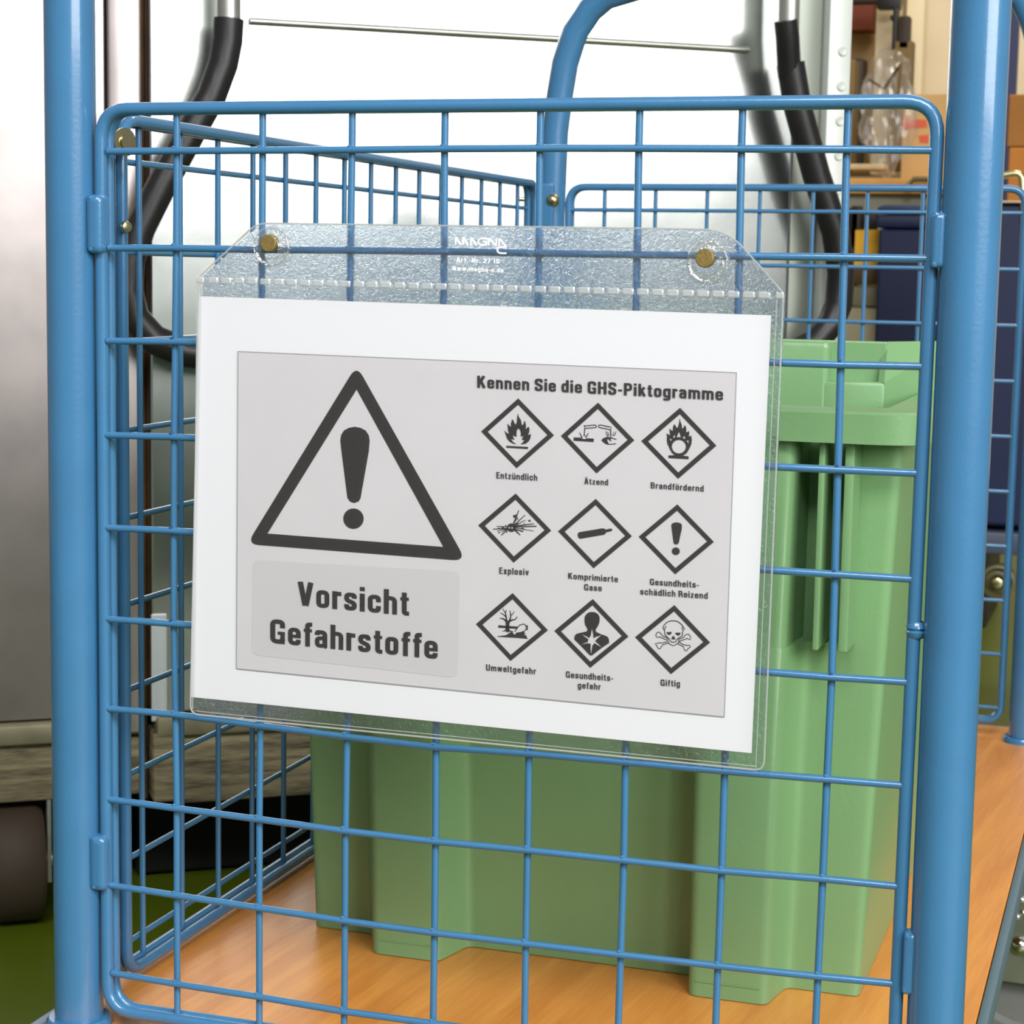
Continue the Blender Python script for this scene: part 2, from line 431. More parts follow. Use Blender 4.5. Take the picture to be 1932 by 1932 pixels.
def lug(x0, z0, x1, z1, y=-.004):
    """pressed plate welded between rod and upright: soft-edged"""
    bm = bmesh.new(); w_ = (x1 - x0) / 2; h_ = (z1 - z0) / 2; cx = (x0 + x1) / 2; cz = (z0 + z1) / 2
    N = 40; R = []
    for ins, dy in ((0, .004), (0, -.0005), (.12, -.0024), (.35, -.0036), (.75, -.0040)):
        a_, b_ = w_ * (1 - ins), h_ - w_ * ins; rc = min(a_, b_) * .75
        ring = [(cx + p.x, y + dy, cz + p.y) for p in fillet([(-a_, -b_, 0), (a_, -b_, 0), (a_, b_, 0), (-a_, b_, 0)], rc, 8, True)]
        R.append([bm.verts.new(p) for p in ring])
    for A, B in zip(R, R[1:]):
        for k in range(len(A)):
            j = (k + 1) % len(A); bm.faces.new((A[k], A[j], B[j], B[k]))
    bm.faces.new(R[-1])
    for bx, bz in ((-.6, .86), (-.55, -.84)):
        lathe(bm, [(0, .0022), (.0012, .0016), (.0018, 0), (.0016, -.002)], (cx + w_ * bx * .6, y - .0022, cz + h_ * bz), (0, -1, 0), 10)
    return tl('welding_lug', bm, BLUE)


for a, b in (((158, 478), (188, 366)), ((164, 1682), (194, 1582)), ((1752, 507), (1787, 399)), ((1698, 1880), (1729, 1764))):
    p = onY(*a, -.009); q = onY(*b, -.009); lug(p.x, p.z, q.x, q.z)
# closing bolt of the rear left corner and latch washer of the front left corner
bm = bmesh.new(); c = onY(1043, 378, .884)
lathe(bm, [(0, .010), (.0035, .009), (.0062, .006), (.0068, .0), (.003, -.001), (.003, -.02)], c, (.35, -1, 0), 16)
tube(bm, [c + V((-.002, .006, 0)), c + V((-.036, -.004, .001))], .0022, 10)
tl('corner_bolt', bm, ZINC)
bm = bmesh.new(); tube(bm, [onY(1013, 352, .89) , onY(1013, 440, .89)], .004, 8); box(bm, (-.034, .878, H - .30), (-.012, .884, H - .026), bev=.002)
tl('corner_bracket', bm, BLUE)
bm = bmesh.new(); c = onY(233, 268, .046)
lathe(bm, [(0, .003), (.004, .003), (.0042, .0018), (.0078, .0015), (.0078, 0), (0, 0)], c, (1, -.35, 0), 20)
tube(bm, [c, c + V((-.02, .012, 0))], .003, 10)
tl('corner_bolt', bm, ZINC)
bm = bmesh.new(); c = onY(237, 428, .055); lathe(bm, [(0, .003), (.003, .002), (.0035, 0), (0, 0)], c, (1, -.5, 0), 12); tl('rivet', bm, ZINC)
bm = bmesh.new(); box(bm, (-.0262, .028, H - .518), (-.0205, .056, H - .0425), bev=.0012); tl('corner_bracket', bm, BLUE)


# casters under the deck
def caster(x, y, turn):
    top_ = DZ - .034; R_ = .094
    M = Matrix.Translation((x, y, 0)) @ Matrix.Rotation(turn, 4, 'Z')
    bm = bmesh.new(); box(bm, (-.05, -.042, top_ - .005), (.05, .042, top_), M, .002)
    lathe(bm, [(0, 0), (.036, 0), (.036, -.008), (.030, -.016), (0, -.016)], V((x, y, top_ - .005)), (0, 0, 1), 24)
    for s in (-1, 1):
        pts = [M @ V((a, s * .024, b)) for a, b in ((-.034, top_ - .02), (.046, top_ - .02), (.074, R_ + .03), (.074, R_ - .022), (.062, R_ - .030), (.012, R_ - .030), (.004, R_ - .02), (-.03, top_ - .06))]
        prism(bm, pts, (M.to_3x3() @ V((0, s * .003, 0))))
    box(bm, (-.034, -.027, top_ - .023), (.036, .027, top_ - .019), M)
    p_ = tl('caster', bm, GALV2)
    c = M @ V((.04, 0, R_))
    bm = bmesh.new(); ax = M.to_3x3() @ V((0, 1, 0))
    lathe(bm, [(0, -.014), (.022, -.014), (.024, -.011), (.074, -.011), (.078, -.017), (R_ - .004, -.017), (R_, -.012), (R_, .012), (R_ - .004, .017), (.078, .017), (.074, .011), (.024, .011), (.022, .014), (0, .014)], c, ax, 36)
    tl('wheel', bm, GREY, p_)
    for a, b in ((-.04, -.03), (.04, -.03), (-.04, .03), (.04, .03)):
        bm = bmesh.new(); q = M @ V((a, b, top_ - .005)); lathe(bm, [(0, -.011), (.005, -.009), (.0075, -.005), (.0085, 0)], q, (0, 0, 1), 6)
        tl('bolt', bm, ZINC, p_)
    if x > .4:
        for a, b, rr in ((1927, 1698, .0045), (1930, 1722, .003), (1919, 1730, .0035), (1924, 1784, .0095), (1931, 1590, .004)):
            bm = bmesh.new(); lathe(bm, [(0, rr * .8), (rr * .5, rr * .68), (rr * .85, rr * .35), (rr, 0), (rr * 1.3, -.001), (rr * 1.3, -.004)], onY(a, b, y - .0275), (0, -1, 0), 14); tl('bolt', bm, CHROME, p_)
    bm = bmesh.new(); lathe(bm, [(0, .034), (.006, .033), (.010, .029), (.010, -.029), (.006, -.033), (0, -.034)], c, ax, 10); tl('axle', bm, ZINC, p_)


for x, y, t in ((.03, .06, .3), (.39, .06, .2), (.03, .86, .4), (.428, .862, -.05)): caster(x, y, t)

# ------------------------------------------------------------------ green tub on the deck
tub = empty('green_tub', 'open pale green ribbed plastic tub standing on the trolley deck', 'tub'); tub.location = (.22, .4, DZ)
UI = Matrix.Translation(-tub.location)


def ul(name, bm, mt=GREEN, **k):
    o = link(name, bm, mt, tub, **k); o.matrix_parent_inverse = UI; return o


ZR = H - .200                                                     # underside of the rim
ZF = H - .3185                                                    # foot of the lifting fins
hgt = ZR - DZ


def prof(t, notch):
    """outline at height share t (0 foot, 1 rim); notch: the lifting pocket next to the right rib"""
    o = t * .0095
    yf = .1965 - t * .010; yr = yf - .033 + t * .006
    P = [(.0455 - o, .27), (.0455 - o, yf), (.0860 - o * .8, yf), (.1005 - o * .8, yr), (.1430 - o * .6, yr), (.1510 - o * .5, yf), (.2975, yf), (.2990, yr), (.3460 + o * .6, yr)]
    if notch: P += [(.3545, yf + .034), (.3800, yf + .034), (.3812, yf), (.3830 + o, yf)]
    else: P += [(.3515 + o * .9, yf), (.3640 + o, yf), (.3740 + o, yf), (.3830 + o, yf)]
    P += [(.3948 + o * 1.4, yf), (.3950 + o * 1.6, .36), (.3930 + o * 1.6, .40), (.3950 + o * 1.6, .44), (.3950 + o * 1.6, .580 + o), (.0455 - o, .580 + o), (.0455 - o, .44)]
    P = [(p.x, p.y) for p in fillet([(a, b, 0) for a, b in P], .0065, 4, True)]
    return P


bm = bmesh.new()
tn = (ZF - DZ) / hgt
levels = [(-.0, False, -.004, .0), (.0, False, 0, .004), (.01, False, 0, None), (tn, False, 0, None), (tn + .0005, True, 0, None), (1.0, True, 0, None)]
RG = []
for i, (t, nt_, ins, _) in enumerate([(0, False, 0, 0), (.012, False, 0, 0), (tn, False, 0, 0), (tn + .0008, True, 0, 0), (1.0, True, 0, 0)]):
    z = DZ + hgt * t + (0.0005 if i == 0 else 0)
    ring = []
    for x, y in prof(t, nt_):
        if ins: x += (.0022 if x < .21 else -.0022) * 1; y += .0015
        ring.append(bm.verts.new((x, y, z)))
    RG.append(ring)
for A, B in zip(RG, RG[1:]):
    for k in range(len(A)):
        j = (k + 1) % len(A); bm.faces.new((A[k], A[j], B[j], B[k]))
# inner skin
inn = []
for t, off in ((1.0, .004), (.02, .004)):
    ring = []
    o = t * .0095
    for x, y in ((.0455 - o + .006, .205), (.386 + o, .205), (.389 + o, .574), (.0455 - o + .006, .574)):
        ring.append(bm.verts.new((x, y, DZ + hgt * t)))
    inn.append(ring)
for k in range(4):
    j = (k + 1) % 4; bm.faces.new((inn[0][k], inn[0][j], inn[1][j], inn[1][k]))
bm.faces.new(inn[1][::-1])
bm.faces.new(RG[0])
ul('tub_body', bm, angle=40)
# rim: thick band with rounded front corner, top flange and raised inner back wall with a stepped window
RT = H - .1822
bm = bmesh.new()
ox0, ox1, oy0, oy1 = .022, .4245, .1520, .612
out = fillet([(ox0, oy0, 0), (ox1, oy0, 0), (ox1, oy1, 0), (ox0, oy1, 0)], .030, 8, True)
inr = fillet([(.044, .1835, 0), (.3985, .1835, 0), (.3985, .585, 0), (.044, .585, 0)], .018, 8, True)
rings = [[bm.verts.new((p.x + (0.001 if q == 'o' else 0), p.y, z)) for p in src] for src, z, q in
         ((out, ZR, 'a'), (out, RT - .0015, 'a'), ([p * 1.0 + (V((.223, .38, 0)) - p) * .006 for p in out], RT, 'a'), (inr, RT, 'a'), (inr, ZR - .002, 'a'))]
for A, B in zip(rings, rings[1:]):
    for k in range(len(A)): bm.faces.new((A[k], A[(k + 1) % len(A)], B[(k + 1) % len(A)], B[k]))
A, B = rings[0], [bm.verts.new((p.x + (V((.223, .38, 0)) - p).x * .03, p.y + (V((.223, .38, 0)) - p).y * .03, ZR + .0)) for p in out]
for k in range(len(A)): bm.faces.new((A[k], A[(k + 1) % len(A)], B[(k + 1) % len(A)], B[k]))
ul('tub_rim', bm)
# inner back wall seen over the front edge, with a step and a side return
x_l, x_r = .05, onY(1668, 740, .34).x
zt, zs = H - .150, onY(1600, 719, .34).z
pl = onY(1563, 720, .34)
bm = bmesh.new(); box(bm, (.050, .347, ZR - .02), (x_r, .353, zt), bev=.001); ul('tub_collar', bm)
bm = bmesh.new(); box(bm, (.050, .338, ZR - .02), (pl.x, .3475, zt - .001), bev=.0035); box(bm, (pl.x - .004, .338, ZR - .02), (x_r + .001, .3475, zs), bev=.003); ul('collar_step', bm)
bm = bmesh.new(); prism(bm, [(x_r, .339, ZR - .02), (x_r + .036, .400, ZR - .02), (x_r + .036, .400, zt), (x_r, .349, zt), (x_r, .339, zs)], (-.004, .002, 0)); ul('collar_return', bm, smooth=False)
# lifting fins
for xa, xb, za in ((.3655, .3690, .0), (.3800, .3852, .0)):
    bm = bmesh.new()
    box(bm, (xa, .1605, ZF + .0005), (xb, .222, ZR), bev=.0008)
    ul('lifting_fin', bm)
# base lip line on the ribs
bm = bmesh.new()
bm.free()
for a, b in ((.104, .140), (.304, .342)):
    bm = bmesh.new(); box(bm, (a, .1628, DZ + .0095), (b, .1645, DZ + .0102)); ul('foot_seam', bm)

# ------------------------------------------------------------------ the sign: paper, print, sleeve
YP = -.0065
sheet = empty('printed_sheet', 'white paper sheet with hazard warning print inside the clear hanging sleeve', 'sign'); sheet.location = onY(910, 990, YP)
SI = Matrix.Translation(-sheet.location)


def sl(name, bm, mt, parent=None, **k):
    o = link(name, bm, mt, parent or sheet, **k)
    if parent is None: o.matrix_parent_inverse = SI
    return o


def flat(polys, lay, th=.00006):
    """closed pixel outlines (first outer, others holes per entry) -> thin flat print lying on the paper"""
    bm = bmesh.new(); y = YP - .0003 - lay * .00012
    for loops in polys:
        L3 = [[onY(px, py, YP) for px, py in l] for l in loops]
        for l in L3:
            for p in l: p.y = y
        vs = [bm.verts.new(p) for l in L3 for p in l]
        flatp = [[V((p.x, p.z, 0)) for p in l] for l in L3]
        for t in geometry.tessellate_polygon(flatp):
            a = (vs[t[1]].co - vs[t[0]].co).cross(vs[t[2]].co - vs[t[0]].co)
            if a.length < 1e-14: continue
            try: bm.faces.new([vs[i] for i in t])
            except ValueError: pass
    for f in bm.faces:
        f.normal_update()
        if f.normal.y > 0: f.normal_flip()
    return bm


def flat_link(name, polys, lay, mt, parent=None):
    bm = flat(polys, lay); me = bpy.data.meshes.new(name); bm.to_mesh(me); bm.free()
    return sl(name, me, mt, parent)


def rnd(pts, r, n=6):
    return [(p.x, p.y) for p in fillet([(a, b, 0) for a, b in pts], r, n, True)]


def circ(cx, cy, rx, ry=None, n=28):
    ry = ry or rx
    return [(cx + rx * math.cos(2 * PI * k / n), cy + ry * math.sin(2 * PI * k / n)) for k in range(n)]


def stroke(pts, wd):
    """open polyline -> outline ribbon; wd one width or (start, end)"""
    w0, w1 = wd if isinstance(wd, tuple) else (wd, wd)
    P = [V(p) for p in pts]; Lr, Rr_ = [], []
    for i, p in enumerate(P):
        d = (P[min(i + 1, len(P) - 1)] - P[max(i - 1, 0)])
        if d.length < 1e-9: continue
        d.normalize(); n = V((-d.y, d.x)); h = (w0 + (w1 - w0) * i / (len(P) - 1)) / 2
        Lr.append(tuple(p + n * h)); Rr_.append(tuple(p - n * h))
    return [Lr + Rr_[::-1]]


# the paper itself, with a barely visible bow
bm = bmesh.new()
cr = [(376, 559), (1455, 595), (1418, 1421), (361, 1315)]
prism(bm, [onY(*p, YP) for p in cr], (0, .00025, 0))
bmesh.ops.recalc_face_normals(bm, faces=bm.faces[:])
sl('paper', bm, PAPER, smooth=False)
gp = [(450, 663), (1390, 703), (1367, 1352), (447, 1261)]
flat_link('grey_field', [[gp]], 1, GREYP)
ln = []
for a, b in zip(gp, gp[1:] + gp[:1]): ln.append(stroke([a, b], 1.5))
flat_link('field_outline', ln, 2, LINE)
flat_link('text_field', [[rnd([(478, 1056), (868, 1078), (864, 1279), (476, 1235)], 14)]], 2, GREYP2)


def tz(base, s, pts):
    return [(base[0] + x / s, base[1] + y / s) for x, y in pts]


s3 = 3.0196; b3 = (440, 650)
tri_o = rnd(tz(b3, s3, [(706, 118), (1330, 1232), (82, 1136)]), 14, 8)
tri_i = tz(b3, s3, [(706, 255), (198, 1076), (1200, 1152)])
# a ring outline needs its hole as second loop
flat_link('warning_triangle', [[tri_o, tri_i]], 3, INK)
ex = tz(b3, s3, [(613, 545), (618, 515), (634, 489), (662, 474), (695, 468), (728, 474), (758, 490), (775, 516), (780, 545), (775, 610), (728, 875), (717, 893), (692, 902), (668, 893), (653, 872), (620, 610)])
flat_link('exclamation_mark', [[ex], [circ(b3[0] + 688 / s3, b3[1] + 991 / s3, 58 / s3)]], 3, INK)


# condensed grotesque lettering drawn as strokes (cap height 100, x-height 73)
def _o(x0=8.5, x1=36.5, y0=8.5, y1=64.5): return ('o', [(x0, y0), (x1, y0), (x1, y1), (x0, y1)], 13, 17)
def _s(pts, r=0, w=17): return ('s', pts, r, w)
def _stem(x, a, b, w=17.5): return ('s', [(x, a), (x, b)], 0, w)
def _arch(x0, x1, top=64.5): return ('s', [(x0, 44), (x0, top), (x1, top), (x1, 0)], 13, 16.5)
GL = {
 'a': (45, [_s([(9, 52), (9, 64.5), (35.5, 64.5), (35.5, 2)], 12), _s([(35.5, 41), (9, 38), (9, 8.5), (28, 8), (36, 16)], 11, 16), _s([(35, 6), (40, 0)], 0, 9)]),
 'c': (44, [_s([(36, 44), (36, 64.5), (8.5, 64.5), (8.5, 8.5), (36, 8.5), (36, 28)], 13)]),
 'd': (45, [_o(), _stem(36.5, 0, 100)]), 'e': (45, [_s([(36.5, 24), (36.5, 8.5), (8.5, 8.5), (8.5, 64.5), (36.5, 64.5), (36.5, 31)], 13), _s([(8, 37), (44.8, 37)], 0, 13)]),
 'f': (29, [_s([(14, 0), (14, 92), (30, 92)], 11), _s([(1, 66.5), (29, 66.5)], 0, 13)]),
 'g': (45, [_o(), _s([(36.5, 73), (36.5, -17), (9, -17), (9, -8)], 12)]),
 'h': (45, [_stem(8.7, 0, 100), _arch(8.7, 36.5)]), 'i': (17.5, [_stem(8.7, 0, 73), _stem(8.7, 84, 100)]),
 'k': (45, [_stem(8.7, 0, 100), _s([(12, 32), (36, 73)], 0, 18), _s([(19, 46), (38, 0)], 0, 19)]), 'l': (17.5, [_stem(8.7, 0, 100)]),
 'm': (70, [_stem(8.7, 0, 73), _arch(8.7, 35), _arch(35, 61.5)]), 'n': (45, [_stem(8.7, 0, 73), _arch(8.7, 36.5)]), 'o': (45, [_o()]),
 'p': (45, [_o(), _stem(8.7, -24, 73)]), 'r': (31, [_stem(8.7, 0, 73), _s([(8.7, 44), (8.7, 63), (31, 64)], 12)]),
 's': (43, [_s([(34.5, 50), (34.5, 64.5), (8.5, 64.5), (8.5, 42), (34.5, 30), (34.5, 8.5), (8.5, 8.5), (8.5, 24)], 12)]),
 't': (30, [_s([(14, 92), (14, 8), (30, 8)], 10), _s([(1, 66.5), (29, 66.5)], 0, 13)]),
 'u': (45, [_s([(8.5, 73), (8.5, 8.5), (30, 8.5), (36.5, 20)], 12, 16.5), _stem(36.5, 0, 73)]),
 'v': (44, [_s([(8, 73), (21, 3)], 0, 17), _s([(36, 73), (23, 3)], 0, 17)]),
 'w': (64, [_s([(8, 73), (18, 3)], 0, 15), _s([(31, 73), (20, 3)], 0, 14), _s([(33, 73), (44, 3)], 0, 14), _s([(56, 73), (46, 3)], 0, 15)]),
 'x': (43, [_s([(8, 73), (35, 0)], 0, 18), _s([(35, 73), (8, 0)], 0, 18)]), 'z': (40, [_s([(3, 66), (37, 66)], 0, 14), _s([(30, 62), (10, 11)], 0, 18), _s([(3, 7), (38, 7)], 0, 14)]),
 'A': (54, [_s([(9, 0), (24, 100)], 0, 18), _s([(45, 0), (30, 100)], 0, 18), _s([(14, 28), (40, 28)], 0, 14)]),
 'B': (51, [_stem(9.2, 0, 100, 18.5), _s([(9, 92), (41, 92), (41, 53), (9, 53)], 14, 16), _s([(9, 53), (42, 53), (42, 8), (9, 8)], 14, 16)]),
 'E': (43, [_stem(9.2, 0, 100, 18.5), _s([(9, 92), (42, 92)], 0, 16), _s([(9, 52), (39, 52)], 0, 15), _s([(9, 8), (43, 8)], 0, 16)]),
 'G': (53, [_s([(43.5, 66), (43.5, 91.5), (9.3, 91.5), (9.3, 8.5), (43.5, 8.5), (43.5, 24)], 15, 18.5), _stem(44, 0, 50, 16), _s([(27, 44), (52, 44)], 0, 13)]),
 'H': (53, [_stem(9.2, 0, 100, 18.5), _stem(43.8, 0, 100, 18.5), _s([(9, 52), (44, 52)], 0, 16)]),
 'K': (54, [_stem(9.2, 0, 100, 18.5), _s([(12, 38), (43, 100)], 0, 20), _s([(22, 62), (45, 0)], 0, 20)]),
 'P': (50, [_stem(9.2, 0, 100, 18.5), _s([(9, 92), (41, 92), (41, 46), (9, 46)], 14, 17)]),
 'R': (52, [_stem(9.2, 0, 100, 18.5), _s([(9, 92), (41, 92), (41, 50), (9, 50)], 14, 17), _s([(28, 48), (42, 40), (43, 0)], 8, 18)]),
 'S': (50, [_s([(41, 70), (41, 91.5), (9.3, 91.5), (9.3, 60), (41, 42), (41, 8.5), (9.3, 8.5), (9.3, 32)], 14, 18.5)]),
 'U': (52, [_s([(9.3, 100), (9.3, 8.5), (42.7, 8.5), (42.7, 100)], 15, 18.5)]), 'V': (54, [_s([(9, 100), (25.5, 3)], 0, 19), _s([(45, 100), (28.5, 3)], 0, 19)]),
 'M': (64, [_stem(9, 0, 100), _stem(55, 0, 100), _s([(9, 100), (31, 6)], 0, 14), _s([(55, 100), (33, 6)], 0, 14)]), 'N': (53, [_stem(9, 0, 100), _stem(44, 0, 100), _s([(9, 98), (44, 2)], 0, 17)]),
 '-': (26, [_s([(1, 38), (25, 38)], 0, 15)]), '.': (17, [_stem(8.5, 0, 17)]), ' ': (18, []),
 '2': (46, [_s([(9, 70), (9, 91.5), (37, 91.5), (37, 58), (10, 14)], 13), _s([(2, 8), (44, 8)], 0, 16)]), '7': (44, [_s([(2, 92), (38, 92), (18, 0)], 3)]), '1': (30, [_stem(20, 0, 100), _s([(4, 78), (20, 88)], 0, 14)]), '0': (46, [('o', [(9, 8.5), (37, 8.5), (37, 91.5), (9, 91.5)], 14, 18)])}
for u_, b_ in (('\u00fc', 'u'), ('\u00f6', 'o'), ('\u00e4', 'a'), ('\u00c4', 'A')):
    hh = 108 if b_ == 'A' else 84; cx_ = GL[b_][0] / 2
    GL[u_] = (GL[b_][0], GL[b_][1] + [_stem(cx_ - 10.5, hh, hh + 14, 13), _stem(cx_ + 10.5, hh, hh + 14, 13)])


def textobj(body, p0, p1, cap, bold=.02, name='lettering', y=YP - .0009, thin=1.0):
    """lettering between two baseline pixels (ink left, ink right), cap height in pixels"""
    polys = []; x = 0
    for ch in body:
        wd, parts = GL[ch]
        for kind, pts, r, sw in parts:
            sw *= thin
            if kind == 'o':
                c_ = fillet([(a, b, 0) for a, b in pts], r, 5, True)
                ctr = V((sum(p[0] for p in pts) / 4, sum(p[1] for p in pts) / 4, 0)); hw = max(p[0] for p in pts) - ctr.x; hh_ = max(p[1] for p in pts) - ctr.y
                def off(d, rr): return [(p.x + x, p.y) for p in fillet([(ctr.x - hw - d, ctr.y - hh_ - d, 0), (ctr.x + hw + d, ctr.y - hh_ - d, 0), (ctr.x + hw + d, ctr.y + hh_ + d, 0), (ctr.x - hw - d, ctr.y + hh_ + d, 0)], rr, 5, True)]
                polys.append([off(sw / 2, r + sw / 2), off(-sw / 2, max(3, r - sw / 2))])
            else:
                q = [(p.x + x, p.y) for p in fillet([(a, b, 0) for a, b in pts], r, 5)] if r else [(a + x, b) for a, b in pts]
                polys += [l for l in [stroke(q, sw)]]
        x += wd + (9.5 if ch != ' ' else 6)
    hi = x - 9.5
    A = onY(*p0, YP); B = onY(*p1, YP); U = onY(p0[0], p0[1] - cap, YP); up = (U - A) / 100
    bm = bmesh.new()
    for li, loops in enumerate(polys):
        L3 = [[A + (B - A) * (px / hi) + up * py for px, py in l] for l in loops]
        vv = [[bm.verts.new((p.x, y - (li % 7) * 4e-6, p.z)) for p in l] for l in L3]
        if len(vv) == 2: a_, b_, cl = vv[0], vv[1], True
        else: n2 = len(vv[0]) // 2; a_, b_, cl = vv[0][:n2], vv[0][n2:][::-1], False
        for k in range(len(a_) - (0 if cl else 1)):
            j = (k + 1) % len(a_)
            if (a_[k].co - a_[j].co).length < 1e-9 and (b_[k].co - b_[j].co).length < 1e-9: continue
            bm.faces.new((a_[k], a_[j], b_[j], b_[k]))
    bmesh.ops.dissolve_degenerate(bm, dist=1e-9, edges=bm.edges[:])
    for f in bm.faces:
        f.normal_update()
        if f.normal.y > 0: f.normal_flip()
    me = bpy.data.meshes.new(name); bm.to_mesh(me); bm.free()
    return me


for body, p0, p1, cap, bold in (
        ('Vorsicht', (563, 1142), (773, 1161), 45.5, .030), ('Gefahrstoffe', (511, 1212), (827, 1243), 45, .030),
        ('Kennen Sie die GHS-Piktogramme', (901.5, 731), (1365, 755), 22.5, .030),
        ('Entz\u00fcndlich', (937.5, 902), (1015, 906.5), 12, .024), ('\u00c4tzend', (1103.4, 912.8), (1148.5, 914.9), 11, .024),
        ('Brandf\u00f6rdernd', (1228.6, 920.8), (1328.6, 927), 11.6, .024), ('Explosiv', (943, 1081.7), (999, 1084.8), 12, .024),
        ('Komprimierte', (1072.8, 1091.3), (1167, 1097.8), 11.4, .024), ('Gase', (1102.9, 1112.7), (1136.5, 1114.8), 11.6, .024),
        ('Gesundheits-', (1227, 1102.7), (1319.5, 1108.5), 11.8, .024), ('sch\u00e4dlich Reizend', (1208.7, 1120.9), (1336.3, 1129), 11.8, .024),
        ('Umweltgefahr', (918, 1264.2), (1012.5, 1271.5), 11.8, .024), ('Gesundheits-', (1068.5, 1277.3), (1158, 1284.5), 11.8, .024),
        ('gefahr', (1091, 1297.5), (1134.5, 1300.8), 11.8, .024), ('Giftig', (1247, 1292.8), (1284, 1295), 11.8, .024)):
    sl('lettering', textobj(body, p0, p1, cap, bold, thin=.84 if cap < 15 else .95), INK)


def pict(base, s, T, R, B, L, symbol, k=.822):
    P = tz(base, s, [T, R, B, L]); cx = sum(p[0] for p in P) / 4; cy = sum(p[1] for p in P) / 4
    I = [(cx + (x - cx) * k, cy + (y - cy) * k) for x, y in P]
    fr = flat_link('pictogram', [[P, I]], 3, INK)
    sy = [[tz(base, s, l) for l in loops] for loops in symbol]
    bm = flat(sy, 3); me = bpy.data.meshes.new('symbol'); bm.to_mesh(me); bm.free()
    sl('symbol', me, INK, fr)
    return fr


# flame
b1 = (880, 690); s1 = 7.728
flame = [(755, 690), (768, 740), (800, 790), (812, 850), (818, 868), (842, 845), (850, 795), (868, 830), (876, 880), (868, 925), (890, 905), (912, 885), (925, 915), (922, 965), (902, 1010), (928, 1000), (947, 990), (940, 1050), (915, 1100), (870, 1135), (792, 1145), (830, 1115), (852, 1078), (812, 1080), (838, 1020), (800, 1035), (798, 960), (780, 925), (763, 910), (742, 940), (736, 985), (736, 1035), (705, 1025), (682, 1000), (692, 1050), (712, 1075), (655, 1068), (690, 1112), (735, 1142), (690, 1135), (635, 1105), (598, 1060), (580, 1005), (558, 938), (590, 975), (628, 992), (612, 940), (608, 885), (605, 842), (630, 870), (655, 892), (655, 840), (668, 805), (668, 778), (692, 795), (705, 830), (722, 862), (740, 825), (745, 760)]
pict(b1, s1, (762, 475), (1283, 1013), (738, 1492), (222, 957), [[flame], [[(588, 1165), (905, 1182), (903, 1212), (587, 1192)]]])
# corrosion
b2 = (1040, 740); s2 = 10.733
cor = [[[(462, 912), (620, 918), (640, 940), (690, 948), (735, 928), (872, 938), (866, 1005), (462, 978)]]]
cor += [stroke([(668, 668), (690, 680), (890, 660), (918, 672), (925, 690), (918, 705), (890, 714), (690, 728), (680, 672)], 17)]
cor += [stroke([(1228, 706), (1195, 700), (995, 658), (968, 668), (962, 690), (975, 706), (1000, 714), (1215, 758), (1222, 700)], 17)]
cor += [stroke([(690, 728), (682, 800), (676, 880)], (20, 16)), stroke([(580, 812), (608, 865), (632, 920)], (10, 26)), stroke([(765, 820), (735, 870), (705, 915)], (10, 26)), stroke([(660, 860), (700, 880)], (10, 14))]
cor += [stroke([(1213, 755), (1213, 890)], 22), stroke([(1108, 788), (1135, 840), (1150, 900)], (10, 20)), stroke([(1148, 790), (1162, 830), (1178, 885)], (8, 16)), stroke([(1322, 790), (1305, 840), (1275, 880)], (10, 18)), stroke([(1280, 795), (1262, 850), (1250, 880)], (8, 14))]
cor += [[[(1022, 968), (1065, 925), (1130, 905), (1215, 905), (1262, 922), (1200, 945), (1235, 990), (1190, 975), (1160, 940), (1140, 960), (1150, 1000), (1175, 1035), (1110, 1045), (1065, 1010)]], stroke([(1215, 912), (1270, 938), (1328, 948)], 16), stroke([(1105, 1035), (1170, 1052), (1250, 1048), (1322, 1038)], 16)]
pict(b2, s2, (957, 207), (1690, 970), (925, 1640), (205, 882), cor)
# oxidiser
b4 = (1190, 740); s4 = 9.2
fl2 = [(855, 445), (870, 510), (890, 560), (898, 632), (925, 610), (945, 568), (965, 600), (972, 650), (968, 690), (1000, 685), (1020, 665), (1022, 720), (1015, 765), (1040, 760), (1058, 748), (1066, 830), (1058, 900), (1030, 960), (1000, 1020), (960, 1070), (908, 1098), (1012, 1112), (1010, 1160), (660, 1140), (662, 1094), (770, 1092), (722, 1050), (690, 1000), (668, 945), (640, 890), (632, 820), (636, 760), (625, 712), (660, 732), (690, 745), (682, 690), (680, 618), (700, 650), (735, 672), (740, 600), (765, 548), (785, 580), (800, 612), (822, 612), (835, 570), (848, 520)]
holes = [circ(842, 942, 122, 118), [(680, 790), (725, 820), (700, 848)], [(738, 790), (768, 730), (782, 780)], [(803, 775), (845, 682), (878, 780)], [(905, 790), (940, 752), (955, 815)], [(975, 842), (1010, 826), (1010, 890)]]
pict(b4, s4, (862, 268), (1493, 925), (828, 1500), (190, 845), [[fl2] + holes])
